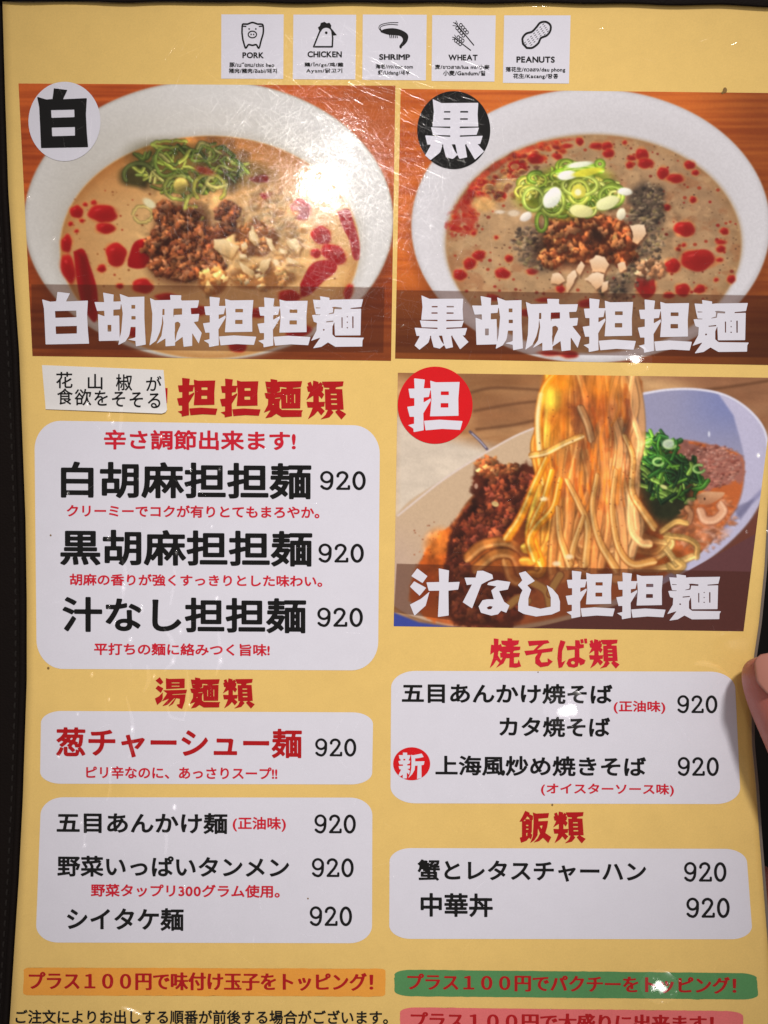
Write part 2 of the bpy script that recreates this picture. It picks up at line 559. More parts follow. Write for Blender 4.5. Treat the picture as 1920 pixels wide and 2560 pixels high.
# ------------------------------------------------------------------ heavy display lettering, drawn as cut shapes
R4 = lambda a, b, c, d: [(a, b), (c, b), (c, d), (a, d)]
HEAVY = {
 '白': ([[(205,370),(400,430),(540,420),(570,185),(865,222),(770,425),(1290,400),(1270,750),(1290,1150),(1318,1470),(290,1490),(270,1000),(250,600)]],
        [[(510,662),(1015,650),(1020,815),(520,830)],[(525,1042),(1030,1030),(1030,1218),(535,1232)]]),
 '黒': ([[(345,235),(530,318),(1290,312),(1275,550),(1290,803),(340,803),(370,500)],[(710,780),(905,780),(905,1100),(710,1100)],
         [(310,818),(700,838),(905,838),(1305,825),(1255,975),(905,986),(700,986),(352,978)],[(190,988),(700,1018),(905,1018),(1380,995),(1330,1165),(235,1178)],
         [(330,1150),(540,1150),(540,1220),(500,1340),(300,1500),(190,1400)],[(565,1150),(725,1150),(800,1310),(860,1390),(760,1475),(620,1440),(565,1220)],
         [(810,1150),(1010,1150),(1060,1440),(900,1475),(860,1390)],[(1045,1190),(1060,1140),(1250,1140),(1410,1320),(1220,1490)]],
        [R4(578,485,712,515),R4(915,482,1080,516),R4(570,631,712,662),R4(912,632,1076,664)]),
 '担': ([[(375,215),(598,240),(575,420),(720,420),(680,600),(572,612),(570,715),(720,628),(720,680),(565,940),(575,1290),(365,1330),(360,1255),(250,1185),(375,1155),(375,1010),(285,1012),(232,805),(380,785),(380,625),(290,622),(258,430),(385,428)],
         [(708,262),(825,298),(1318,290),(1290,640),(1295,990),(705,1002),(735,650)],[(580,1095),(900,1072),(1380,1100),(1330,1282),(960,1262),(612,1292)]],
        [R4(928,485,1095,562),R4(925,728,1085,820)]),
 '胡': ([[(620,45),(725,65),(722,135),(800,132),(790,210),(722,215),(722,275),(780,272),(785,520),(580,525),(570,258),(635,280),(632,225),(562,228),(535,138),(632,140)],
         [(785,58),(870,90),(1028,85),(1028,300),(1042,560),(945,578),(940,525),(862,510),(940,490),(942,385),(893,385),(880,470),(840,530),(770,565),(800,430),(815,250)]],
        [R4(665,365,702,432),R4(900,168,938,205),R4(900,278,942,312)]),
 '麻': ([[(1080,92),(1130,115),(1285,112),(1280,62),(1392,65),(1388,118),(1568,115),(1555,190),(1205,202),(1200,340),(1180,430),(1140,520),(1075,568),(1100,420),(1105,250)],
         [(1225,190),(1315,190),(1312,262),(1328,330),(1330,568),(1235,575),(1235,495),(1145,550),(1195,470),(1215,340),(1205,262),(1225,262)],
         [(1400,190),(1485,190),(1490,255),(1570,250),(1560,325),(1515,332),(1595,440),(1565,548),(1500,440),(1500,570),(1415,580),(1405,480),(1330,535),(1350,440),(1385,360),(1320,335),(1320,262),(1400,258)]],
        [[(1332,335),(1360,328),(1385,350),(1372,362)],[(1325,425),(1345,440),(1328,490)]]),
 '麺': ([[(1115,105),(1190,110),(1185,70),(1280,85),(1280,110),(1310,105),(1618,100),(1600,180),(1492,190),(1492,200),(1598,197),(1592,468),(1335,470),(1330,330),(1310,380),(1310,460),(1340,488),(1628,492),(1612,520),(1610,582),(1340,585),(1265,540),(1200,585),(1115,600),(1190,490),(1095,525),(1150,420),(1155,340),(1125,335),(1105,262),(1145,258),(1130,195)]],
        [[(1303,182),(1335,178),(1405,186),(1402,204),(1332,200),(1325,246),(1270,254),(1272,248),(1315,235),(1318,192)],[(1245,326),(1320,318),(1318,330),(1248,337)],
         [(1401,282),(1412,284),(1412,394),(1402,394)],[(1509,275),(1522,275),(1522,396),(1510,396)],R4(1454,274,1466,285),R4(1454,329,1466,341),R4(1453,385,1467,397),[(1213,405),(1230,403),(1232,418),(1218,422)],
         [(1140,184),(1190,187),(1190,193),(1142,193)],[(1145,254),(1190,256),(1190,262),(1140,262)]]),
 '類': ([[(832,205),(890,180),(922,265),(935,160),(1030,185),(1028,225),(1060,185),(1105,225),(1085,265),(1115,270),(1105,350),(1078,355),(1130,410),(1085,490),(1035,430),(1035,545),(1140,540),(1130,625),(1060,632),(1140,705),(1075,785),(1015,705),(950,780),(838,855),(890,740),(925,645),(835,645),(815,540),(935,545),(935,430),(810,510),(850,430),(880,360),(840,360),(820,265),(850,262)],
         [(1085,180),(1475,175),(1460,260),(1340,280),(1328,312),(1450,315),(1475,680),(1150,685),(1140,315),(1215,318),(1222,290),(1130,285)],
         [(1195,680),(1240,670),(1295,730),(1220,820),(1060,858),(1150,780)],[(1385,675),(1520,760),(1435,858),(1320,720)]],
        [R4(1245,394,1350,420),R4(1248,481,1355,508),R4(1255,566,1358,595)]),
 '飯': ([[(200,145),(300,190),(290,220),(370,255),(370,330),(345,370),(325,365),(300,350),(290,300),(248,265),(205,330),(150,375),(72,385),(140,270)],
         [(205,325),(290,330),(300,365),(350,370),(345,620),(318,622),(355,670),(330,770),(285,735),(230,800),(110,845),(80,730),(130,720),(130,375),(205,365)],
         [(365,180),(440,208),(722,195),(700,300),(490,318),(490,375),(700,365),(680,500),(640,630),(770,720),(705,850),(590,735),(500,810),(380,840),(470,750),(525,640),(480,520),(470,680),(400,790),(310,850),(368,700),(383,400),(383,280)]],
        [R4(220,450,270,480),R4(220,532,272,558),[(220,630),(268,625),(245,642),(250,690),(225,695)],[(515,475),(580,462),(560,545)]]),
 '湯': ([[(120,78),(175,155),(130,195),(55,130)],[(95,205),(175,250),(135,320),(55,250)],[(165,310),(165,400),(145,450),(80,505),(45,405),(110,370)],
         [(212,92),(260,105),(500,100),(498,245),(215,262)],
         [(170,280),(535,270),(520,328),(310,340),(312,350),(515,340),(500,450),(460,568),(405,545),(372,500),(418,490),(425,410),(370,400),(320,490),(248,530),(355,400),(343,398),(240,500),(155,525),(265,405),(150,450),(220,345),(230,325)]],
        [R4(300,158,420,172),R4(300,208,420,222)]),
 '焼': ([[(112,72),(168,80),(165,150),(195,135),(210,180),(165,225),(160,270),(195,325),(180,355),(145,320),(110,375),(65,415),(105,300),(115,230),(72,260),(82,145),(115,150)],
         [(270,70),(325,75),(325,95),(405,95),(395,140),(330,165),(420,168),(415,205),(345,215),(335,240),(415,240),(405,285),(345,290),(345,360),(385,358),(400,315),(428,395),(370,410),(290,405),(295,300),(255,300),(225,360),(138,412),(200,320),(215,290),(190,295),(185,240),(215,235),(178,215),(190,170),(265,162),(205,140),(198,98),(272,100)]],
        [R4(262,232,300,246)]),
 'そ': ([[(505,105),(735,95),(755,125),(690,140),(610,205),(798,182),(785,225),(670,240),(640,310),(660,350),(735,345),(732,300),(792,340),(740,390),(650,405),(590,360),(590,290),(620,245),(485,270),(465,218),(570,210),(630,148),(520,162)]], []),
 'ば': ([[(880,92),(940,110),(900,220),(895,350),(942,325),(900,405),(860,415),(845,300),(855,180)],
         [(945,158),(1050,162),(1050,92),(1100,95),(1108,140),(1150,140),(1150,180),(1098,190),(1100,290),(1170,325),(1155,365),(1110,385),(1092,348),(1080,395),(1040,410),(975,400),(950,360),(975,310),(1045,290),(1045,200),(960,210)],
         [(1108,85),(1140,80),(1150,122),(1118,132)],[(1152,75),(1185,75),(1190,130),(1160,130)]],
        [[(1000,345),(1025,330),(1048,345),(1040,370),(1010,370)]]),
 '汁': ([[(135,80),(232,155),(185,222),(78,155)],[(105,205),(220,268),(158,345),(65,258)],[(252,305),(215,440),(108,538),(65,430),(170,375)],
         [(340,80),(438,100),(432,215),(540,210),(525,285),(432,295),(435,535),(332,550),(345,295),(245,297),(222,215),(345,212)]], []),
 'な': ([[(705,105),(760,103),(850,140),(858,180),(800,205),(745,235),(655,468),(565,408),(655,235),(605,242),(582,170),(690,170)],
         [(800,240),(815,215),(900,195),(1025,212),(1000,285),(915,300),(965,405),(1015,440),(985,510),(935,490),(905,525),(840,538),(740,510),(718,450),(755,390),(800,380),(865,380),(840,295),(890,255)]],
        [[(795,460),(825,445),(855,450),(840,475),(810,478)]]),
 'し': ([[(1168,105),(1258,200),(1185,243),(1222,285),(1195,370),(1195,440),(1310,470),(1410,450),(1410,360),(1370,240),(1425,275),(1480,340),(1498,400),(1497,490),(1420,525),(1270,545),(1150,520),(1098,490),(1098,420),(1120,330),(1140,290),(1095,240),(1138,195),(1105,125)]], []),
 '新': ([[(475,270),(610,270),(612,350),(718,350),(690,450),(650,520),(710,528),(690,620),(612,640),(612,680),(708,682),(690,780),(612,790),(700,850),(670,975),(600,900),(600,1090),(470,1100),(470,970),(390,1030),(330,995),(420,810),(365,800),(340,700),(480,690),(480,650),(360,645),(330,540),(405,525),(390,470),(365,465),(345,350),(478,350)],
         [(735,340),(800,355),(1075,300),(1135,410),(980,445),(865,455),(865,550),(1165,545),(1140,660),(1065,675),(1070,1080),(925,1110),(945,685),(860,690),(850,820),(770,960),(640,1090),(712,940),(745,760),(750,500)]],
        [R4(490,470,550,520)]),
}
_hv = {}


def heavy_loops(ch):
    """unit-box loops of a heavy glyph"""
    if ch in _hv: return _hv[ch]
    polys, holes = HEAVY[ch]
    polys = [np.array(p, float) for p in polys]
    a = np.concatenate(polys); lo, hi = a.min(0), a.max(0); s = max(hi - lo)
    N = 104
    xs = np.linspace(lo[0] - .04 * s, hi[0] + .04 * s, int(N * (hi[0] - lo[0]) / s) + 8)
    ys = np.linspace(lo[1] - .04 * s, hi[1] + .04 * s, int(N * (hi[1] - lo[1]) / s) + 8)
    X, Y = np.meshgrid(xs, ys)
    S = np.full(X.shape, 1e3)
    for p in polys: S = np.minimum(S, seg_sd(X, Y, [p]))
    for p in holes: S = np.maximum(S, -seg_sd(X, Y, [np.array(p, float)]))
    _hv[ch] = [(l - lo) / (hi - lo) for l in contours(S, xs, ys)]
    return _hv[ch]


def heavy(name, parent, items, mat, h):
    """items: (char, frame, x0, y0, x1, y1) in zoom units; all in one mesh"""
    out = []
    for ch, fr, x0, y0, x1, y1 in items:
        for l in heavy_loops(ch):
            out.append(Z(fr, np.stack([x0 + l[:, 0] * (x1 - x0), y0 + l[:, 1] * (y1 - y0)], -1)))
    return fill_loops(name, out, mat, parent, h)


def shape_mesh(name, parent, fr, box, fn, mat, h, n=90):
    """fill of an implicit drawing fn(X, Y) < 0 given in zoom units"""
    x0, y0, x1, y1 = box
    xs = np.linspace(x0, x1, n); ys = np.linspace(y0, y1, int(n * (y1 - y0) / (x1 - x0)))
    X, Y = np.meshgrid(xs, ys)
    return fill_loops(name, [Z(fr, l) for l in contours(fn(X, Y), xs, ys)], mat, parent, h)
# ------------------------------------------------------------------ the three printed food pictures
def smooth01(a, b, x):
    t = np.clip((x - a) / (b - a), 0, 1); return t * t * (3 - 2 * t)


def spline(pts, n=10):
    p = np.asarray(pts, float); q = np.concatenate([[2 * p[0] - p[1]], p, [2 * p[-1] - p[-2]]]); out = []
    for i in range(1, len(q) - 2):
        t = np.linspace(0, 1, n, endpoint=False)[:, None]
        a, b, c, d = q[i - 1], q[i], q[i + 1], q[i + 2]
        out.append(.5 * (2 * b + (c - a) * t + (2 * a - 5 * b + 4 * c - d) * t * t + (3 * b - a - 3 * c + d) * t ** 3))
    return np.concatenate(out + [p[-1:]])


class Print:
    """a colour picture worked up in zoom units; becomes the ink of one printed photo"""

    def __init__(s, x0, y0, x1, y1, step, seed):
        s.x0, s.y0, s.st = x0, y0, step
        s.xs = np.arange(x0, x1, step, dtype=float); s.ys = np.arange(y0, y1, step, dtype=float)
        s.X, s.Y = np.meshgrid(s.xs, s.ys)
        s.im = np.zeros(s.X.shape + (3,)); s.r = random.Random(seed); s.nr = np.random.default_rng(seed)

    def noise(s, sx, sy=None, oct=4):
        sy = sy or sx; out = np.zeros(s.X.shape); amp = 1; tot = 0
        for o in range(oct):
            gx, gy = sx / 2 ** o, sy / 2 ** o
            u = (s.X - s.x0) / gx; v = (s.Y - s.y0) / gy
            g = s.nr.random((int(v.max()) + 3, int(u.max()) + 3))
            i = u.astype(int); j = v.astype(int); fu = u - i; fv = v - j
            fu = fu * fu * (3 - 2 * fu); fv = fv * fv * (3 - 2 * fv)
            out += amp * ((g[j, i] * (1 - fu) + g[j, i + 1] * fu) * (1 - fv) + (g[j + 1, i] * (1 - fu) + g[j + 1, i + 1] * fu) * fv)
            tot += amp; amp *= .55
        return out / tot

    def win(s, x0, y0, x1, y1):
        a = max(0, int((x0 - s.x0) / s.st)); b = min(len(s.xs), int((x1 - s.x0) / s.st) + 2)
        c = max(0, int((y0 - s.y0) / s.st)); d = min(len(s.ys), int((y1 - s.y0) / s.st) + 2)
        if a >= b or c >= d: return None
        return (slice(c, d), slice(a, b))

    def blend(s, w, m, c):
        m = m[..., None]; s.im[w] = s.im[w] * (1 - m) + np.asarray(c, float) * m

    def ell(s, cx, cy, rx, ry, c, rot=0, soft=4, a=1, nz=0, shade=0):
        R = max(rx, ry) * (1 + nz) + soft + 3
        w = s.win(cx - R, cy - R, cx + R, cy + R)
        if w is None: return
        X, Y = s.X[w] - cx, s.Y[w] - cy; k = math.radians(rot)
        u = (X * math.cos(k) + Y * math.sin(k)) / rx; v = (-X * math.sin(k) + Y * math.cos(k)) / ry
        r = np.hypot(u, v)
        if nz:
            ph = np.arctan2(v, u); p = [s.r.random() * 6.28 for _ in range(3)]
            r = r / (1 + nz * (.5 * np.sin(2 * ph + p[0]) + .35 * np.sin(3 * ph + p[1]) + .3 * np.sin(5 * ph + p[2])))
        e = soft / min(rx, ry)
        m = a * (1 - smooth01(1 - e, 1 + e, r))
        c = np.asarray(c, float)
        if shade:
            X0, Y0 = X / max(rx, ry), Y / max(rx, ry)
            c = np.clip(c * (1 + shade * (-.5 * X0 - .8 * Y0))[..., None], 0, 255)
        s.blend(w, m, c)

    def poly(s, pts, c, soft=4, a=1, grad=None, rough=0):
        p = np.asarray(pts, float); lo, hi = p.min(0) - soft - 2, p.max(0) + soft + 2
        w = s.win(*lo, *hi)
        if w is None: return
        d = seg_sd(s.X[w], s.Y[w], [p])
        if rough: d = d + rough * (s.noise(26, oct=3)[w] - .5)
        m = a * (1 - smooth01(-soft, soft, d)); c = np.asarray(c, float)
        if grad is not None:
            t = np.clip((s.Y[w] - p[:, 1].min()) / (np.ptp(p[:, 1]) + 1e-6), 0, 1)[..., None]
            c = c * (1 - t) + np.asarray(grad, float) * t
        s.blend(w, m, c)

    def stroke(s, pts, wd, c, soft=2.5, a=1, w1=None, edge=None, hi=None, sp=True, n=8):
        """a strand: colour c in the middle, edge at its rims, hi along its left side"""
        p = spline(pts, n) if sp and len(pts) > 2 else np.asarray(pts, float)
        w1 = wd if w1 is None else w1; R = max(wd, w1) + soft + 3
        w = s.win(*(p.min(0) - R), *(p.max(0) + R))
        if w is None: return
        X, Y = s.X[w], s.Y[w]; best = np.full(X.shape, 1e9); side = np.zeros(X.shape); wid = np.full(X.shape, float(wd))
        for i in range(len(p) - 1):
            q, d = p[i], p[i + 1] - p[i]
            t = np.clip(((X - q[0]) * d[0] + (Y - q[1]) * d[1]) / (d @ d + 1e-9), 0, 1)
            ex, ey = X - q[0] - t * d[0], Y - q[1] - t * d[1]; h = np.hypot(ex, ey)
            k = h < best; best = np.where(k, h, best)
            side = np.where(k, (ex * d[1] - ey * d[0]) / (math.hypot(*d) + 1e-9), side)
            wid = np.where(k, wd + (w1 - wd) * (i + t) / (len(p) - 1), wid)
        m = a * (1 - smooth01(wid - soft, wid + soft, best)); cc = np.broadcast_to(np.asarray(c, float), X.shape + (3,))
        r = best / wid
        if edge is not None:
            k = smooth01(.45, 1.0, r)[..., None]; cc = cc * (1 - k) + np.asarray(edge, float) * k
        if hi is not None:
            k = np.exp(-((side / wid + .35) / .28) ** 2)[..., None]; cc = cc * (1 - k) + np.asarray(hi, float) * k
        s.blend(w, m, cc)

    def nuggets(s, cx, cy, rx, ry, n, size, cols, dark=(55, 22, 12), sh=.55):
        """heap of minced bits, lit from the upper left"""
        s.ell(cx + 4, cy + 6, rx * 1.04, ry * 1.04, dark, nz=.12, soft=10, a=.85)
        pts = []
        for _ in range(n):
            a, q = s.r.random() * 6.283, math.sqrt(s.r.random())
            pts.append((cx + rx * q * math.cos(a), cy + ry * q * math.sin(a)))
        for x, y in sorted(pts, key=lambda v: v[1]):
            z = size * s.r.uniform(.6, 1.3); c = np.array(s.r.choice(cols), float) * s.r.uniform(.7, 1.15)
            s.ell(x + 2, y + 3, z * 1.1, z, np.array(dark) * 1.2, soft=4, a=.7, nz=.25)
            s.ell(x, y, z * s.r.uniform(.8, 1.25), z * s.r.uniform(.6, 1), c, rot=s.r.uniform(0, 180), soft=4, nz=.55, shade=sh)
            if s.r.random() < .22: s.ell(x - z * .3, y - z * .35, z * .25, z * .16, np.minimum(c * 1.4 + 20, 255), soft=2, a=.55)

    def specks(s, n, box, size, cols, a=.8, test=None):
        for _ in range(n):
            x, y = s.r.uniform(box[0], box[2]), s.r.uniform(box[1], box[3])
            if test and not test(x, y): continue
            z = size * s.r.uniform(.5, 1.4); s.ell(x, y, z, z * s.r.uniform(.6, 1), s.r.choice(cols), soft=1.8, a=a)

    def wood(s, base, dark, sx=500, sy=16, k=1.0):
        n = s.noise(sx, sy, 4); n2 = s.noise(420, 300, 3)
        t = np.clip((n - .5) * 2.2 * k + (n2 - .5) * 1.5 + .35, 0, 1)[..., None]
        s.im[:] = np.asarray(base, float) * (1 - t) + np.asarray(dark, float) * t

    def oil(s, x, y, a, b, rot=0, c=None):
        """a drop of red oil: orange fringe, deep body, wet glint"""
        c = np.array(RED if c is None else c, float)
        s.ell(x, y, a + 6, b + 6, (206, 116, 58), rot=rot, soft=6, a=.45, nz=.12)
        s.ell(x, y, a, b, c * 1.05, rot=rot, soft=5, a=.9, nz=.14, shade=.18)
        if min(a, b) > 10:
            s.ell(x + a * .12, y + b * .15, a * .72, b * .68, c * .82, rot=rot, soft=min(a, b) * .5, a=.55, nz=.2)
            s.ell(x - a * .35, y - b * .45, a * .22, b * .12, np.minimum(c + (60, 50, 46), 255), rot=rot - 15, soft=3, a=.55)

    def band(s, quad, k, tint):
        d = seg_sd(s.X, s.Y, [np.asarray(quad, float)])
        m = (1 - smooth01(-2, 2, d))[..., None]
        s.im = s.im * (1 - m) + (s.im * k + np.asarray(tint, float)) * m

    def grain(s, amt):
        s.im *= (1 + amt * (s.noise(7, 7, 2) - .5))[..., None]

    def blur(s, n=1):
        for _ in range(n):
            a = np.pad(s.im, ((1, 1), (0, 0), (0, 0)), 'edge'); s.im = .25 * a[:-2] + .5 * a[1:-1] + .25 * a[2:]
            a = np.pad(s.im, ((0, 0), (1, 1), (0, 0)), 'edge'); s.im = .25 * a[:, :-2] + .5 * a[:, 1:-1] + .25 * a[:, 2:]

    def tone(s, cx, cy, rx, ry, sx, sy, amt, warm=0, rot=0):
        """random uneven tone over one patch of the food"""
        k = math.radians(rot); X, Y = s.X - cx, s.Y - cy
        m = 1 - smooth01(.8, 1.1, np.hypot((X * math.cos(k) + Y * math.sin(k)) / rx, (-X * math.sin(k) + Y * math.cos(k)) / ry))
        sat = (s.im.max(-1) - s.im.min(-1)) / (s.im.max(-1) + 1); m = m * smooth01(.30, .48, sat)
        n = (s.noise(sx, sy, 4) - .5) * 2 * amt * m
        s.im = np.clip(s.im * (1 + n[..., None] * np.array((1, 1 + warm * .3, 1 + warm))), 0, 255)

    def to_mesh(s, name, quad, fr, parent, h):
        q = np.asarray(quad, float)
        nx = int(np.linalg.norm(q[1] - q[0]) / s.st); ny = int(np.linalg.norm(q[3] - q[0]) / s.st)
        U, V = np.meshgrid(np.linspace(0, 1, nx), np.linspace(0, 1, ny))
        xy = bilin(q, U, V)
        u = np.clip((xy[..., 0] - s.x0) / s.st, 0, len(s.xs) - 1.001); v = np.clip((xy[..., 1] - s.y0) / s.st, 0, len(s.ys) - 1.001)
        i, j = u.astype(int), v.astype(int); fu, fv = (u - i)[..., None], (v - j)[..., None]
        c = (s.im[j, i] * (1 - fu) + s.im[j, i + 1] * fu) * (1 - fv) + (s.im[j + 1, i] * (1 - fu) + s.im[j + 1, i + 1] * fu) * fv
        pz = Z(fr, xy)
        me = grid_mesh(name, P(pz[..., 0], pz[..., 1], h))
        at = me.attributes.new('ink', 'FLOAT_COLOR', 'POINT')
        rgba = np.ones((nx * ny, 4), np.float32)
        rgba[:, :3] = np.clip(lin(np.clip(c, 0, 255)).reshape(-1, 3) * GAIN * .90, 0, .95)
        at.data.foreach_set('color', rgba.ravel())
        return new_obj(name, me, attr_mat(name + '_ink'), parent)


RED = (158, 14, 18)


def paint_white_sesame():
    s = Print(60, 35, 1660, 1215, 2.6, 3)
    s.wood((196, 92, 36), (150, 60, 22))
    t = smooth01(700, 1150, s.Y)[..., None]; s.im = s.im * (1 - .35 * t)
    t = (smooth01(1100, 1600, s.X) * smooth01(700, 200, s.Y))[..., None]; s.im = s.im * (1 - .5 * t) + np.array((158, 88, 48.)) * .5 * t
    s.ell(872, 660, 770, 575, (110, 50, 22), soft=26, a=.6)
    # bowl
    s.ell(866, 615, 766, 580, (176, 172, 166), soft=4)
    s.ell(866, 612, 757, 571, (204, 202, 198), soft=10)
    n = s.noise(500, 500, 2); d = np.hypot((s.X - 866) / 766, (s.Y - 615) / 580)
    m = ((d < .99) * smooth01(.72, .9, d) * smooth01(300, 900, s.X) * .5)[..., None]
    s.im = s.im * (1 - m) + np.array((214, 214, 216.)) * m
    m = ((d < .98) * smooth01(1.0, .76, d) * smooth01(900, 200, s.X) * .45)[..., None]
    s.im = s.im * (1 - m) + np.array((178, 174, 164.)) * m
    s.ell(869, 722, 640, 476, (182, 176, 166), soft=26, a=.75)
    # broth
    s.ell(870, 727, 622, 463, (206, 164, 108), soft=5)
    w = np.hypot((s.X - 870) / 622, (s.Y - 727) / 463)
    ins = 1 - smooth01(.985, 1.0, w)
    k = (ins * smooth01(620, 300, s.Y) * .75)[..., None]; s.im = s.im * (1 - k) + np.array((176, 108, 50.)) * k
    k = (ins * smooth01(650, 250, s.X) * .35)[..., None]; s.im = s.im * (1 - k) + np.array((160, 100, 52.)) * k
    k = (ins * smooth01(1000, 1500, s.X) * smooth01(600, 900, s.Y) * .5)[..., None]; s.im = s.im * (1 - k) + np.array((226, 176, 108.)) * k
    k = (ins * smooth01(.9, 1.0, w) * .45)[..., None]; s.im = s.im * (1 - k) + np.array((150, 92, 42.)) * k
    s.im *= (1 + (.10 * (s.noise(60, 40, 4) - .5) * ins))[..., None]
    s.specks(130, (280, 480, 1480, 900), 4, [(120, 62, 28), (140, 80, 40), (150, 40, 22)], .7)
    for x, y, a, b, r in [(318,580,25,27,0),(390,543,12,10,0),(354,550,9,8,0),(426,588,60,36,0),(438,648,38,22,0),(340,617,9,8,0),(293,630,9,9,0),(318,660,8,7,0),
                          (276,712,22,36,0),(482,757,44,46,0),(422,815,18,15,0),(283,815,26,64,-14),(592,888,43,30,0),(497,888,13,11,0),(1247,570,42,42,0),(1333,678,40,38,0),
                          (1310,752,22,18,0),(1385,755,52,38,35),(1445,912,16,34,18),(1200,930,48,24,0),(690,935,46,16,0),(985,1132,38,30,0),(560,1080,36,22,0),(1240,1075,50,24,-12),
                          (820,990,36,22,0),(1060,1000,40,20,0)]:
        s.oil(x, y, a, b, r)
    for p in ([(305, 745), (345, 735), (372, 800), (402, 900), (405, 1010), (385, 1035), (340, 960), (318, 860)], [(530, 780), (560, 705), (620, 700), (618, 790), (585, 815), (535, 808)],
              [(1245, 880), (1290, 800), (1350, 780), (1395, 795), (1390, 830), (1340, 870), (1290, 920), (1250, 930)], [(1400, 580), (1445, 570), (1465, 620), (1490, 710), (1488, 775), (1465, 770), (1450, 700), (1420, 640)],
              [(1030, 440), (1100, 425), (1110, 455), (1050, 455)], [(1075, 505), (1130, 500), (1100, 530)]):
        s.poly(spline(p + p[:1], 5), RED, soft=5, grad=(140, 10, 16))
    s.poly([(325, 750), (360, 760), (385, 900), (380, 1000), (345, 930)], (100, 18, 14), soft=16, a=.7)
    # crushed sesame on the right
    for _ in range(240):
        a, q = s.r.random() * 6.28, math.sqrt(s.r.random())
        x, y = 1120 + 150 * q * math.cos(a), 640 + 170 * q * math.sin(a); c = np.array(s.r.choice([(196, 158, 106), (170, 126, 78), (150, 100, 58), (212, 178, 128)]), float)
        s.ell(x, y, s.r.uniform(8, 22), s.r.uniform(7, 16), c, soft=6, a=.55, nz=.3, shade=.35)
    # shade under the toppings
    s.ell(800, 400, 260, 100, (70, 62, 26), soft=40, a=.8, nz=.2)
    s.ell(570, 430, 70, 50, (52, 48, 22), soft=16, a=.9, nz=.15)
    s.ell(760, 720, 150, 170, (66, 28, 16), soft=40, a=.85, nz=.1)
    # spring onion
    G = [(118, 132, 48), (96, 114, 42), (144, 150, 62), (76, 92, 36), (166, 162, 86), (104, 118, 54)]
    for _ in range(95):
        a, q = s.r.random() * 6.28, math.sqrt(s.r.random())
        x, y = 770 + 245 * q * math.cos(a), 400 + 105 * q * math.sin(a); L = s.r.uniform(30, 75); t = s.r.uniform(-.9, .9) + (3.14 if s.r.random() < .5 else 0)
        b = s.r.uniform(-25, 25); c = np.array(s.r.choice(G), float) * s.r.uniform(.65, 1.05)
        s.stroke([(x - L * math.cos(t) / 2, y - L * math.sin(t) / 2), (x + b * .5, y + b), (x + L * math.cos(t) / 2, y + L * math.sin(t) / 2)], s.r.uniform(5, 10), c, a=.92, edge=c * .55, hi=np.minimum(c * 1.35 + 15, 255))
    s.stroke(_arc(575, 425, 60, 46, 150, 330), 9, (92, 100, 50), edge=(48, 56, 24))
    for x, y, a, b, wd, c in [(690,370,45,62,8,(96,114,46)),(720,300,90,14,7,(122,132,52)),(745,480,62,50,8,(128,134,60)),(870,482,66,58,9,(150,146,60)),(905,455,46,24,8,(178,170,96)),(592,590,40,34,7,(180,160,92)),(800,590,46,32,8,(140,130,56)),(830,340,60,30,7,(100,116,46))]:
        t0 = s.r.uniform(0, 360); ring = _arc(x, y, a, b, t0, t0 + s.r.uniform(200, 330), 30) + s.nr.normal(0, 1.5, (30, 2)); c = np.array(c, float)
        s.stroke(ring, wd, c, edge=c * .62, hi=np.minimum(c * 1.2 + 8, 255), sp=False, a=.9)
    s.ell(750, 470, 30, 32, (184, 164, 84), soft=5, shade=.4)
    s.stroke([(765, 580), (772, 545), (782, 515)], 8, (178, 178, 84), edge=(120, 124, 50))
    s.ell(620, 545, 30, 16, (216, 208, 168), soft=6, rot=35); s.ell(850, 410, 40, 16, (132, 44, 34), soft=8, a=.8, rot=15)
    # minced pork
    M = [(150, 88, 50), (132, 72, 40), (164, 102, 60), (112, 58, 34), (140, 92, 62)]
    for a in [(680,580,40,45,24),(690,690,58,60,40),(800,660,48,50,30),(815,745,70,70,46),(690,790,66,50,34),(760,830,62,34,22),(940,570,44,38,24),(940,640,36,34,18),(875,700,44,60,30),(760,610,60,44,26),(880,800,44,44,20),(630,720,34,40,14)]:
        s.nuggets(*a, 15, M)
    s.nuggets(1060, 690, 80, 70, 34, 12, [(170, 110, 62), (140, 84, 46), (190, 136, 84)], dark=(110, 62, 34), sh=.4)
    # chopped nuts
    T = lambda p: [(414.8 + .55 * x, 232.3 + .55 * y) for x, y in p]
    N1 = (232, 208, 160); N2 = (188, 146, 92)
    for p in ([(860,840),(930,835),(1050,895),(990,985),(900,940),(860,900)],[(1150,740),(1180,790),(1215,870),(1170,890),(1120,850),(1115,790)],[(1240,810),(1290,840),(1340,950),(1310,950),(1260,880)],
              [(1410,850),(1480,830),(1520,900),(1500,960),(1430,900)],[(1220,1000),(1285,990),(1270,1060),(1230,1110),(1195,1050)],[(1410,970),(1490,1010),(1530,1035),(1400,1030)],[(1050,1010),(1110,1050),(1165,1085),(1150,1130),(1080,1080)],
              [(1000,1080),(1060,1080),(1040,1140),(985,1140)],[(1060,880),(1105,850),(1120,900),(1070,930)],[(1300,990),(1345,985),(1365,1050),(1320,1060)],[(1350,900),(1420,930),(1400,965),(1345,945)],[(1045,950),(1100,960),(1110,995),(1050,990)]):
        q = np.array(T(p)); s.poly(q + (5, 7), (104, 60, 30), soft=8, a=.7); s.poly(q, N1, soft=4, grad=N2, rough=16); s.poly(q * .6 + q.mean(0) * .4 - (3, 4), (240, 222, 182), soft=6, a=.6)
    s.nuggets(1080, 850, 130, 48, 26, 13, [(206, 162, 102), (180, 128, 74), (226, 196, 146)], dark=(128, 78, 40), sh=.4)
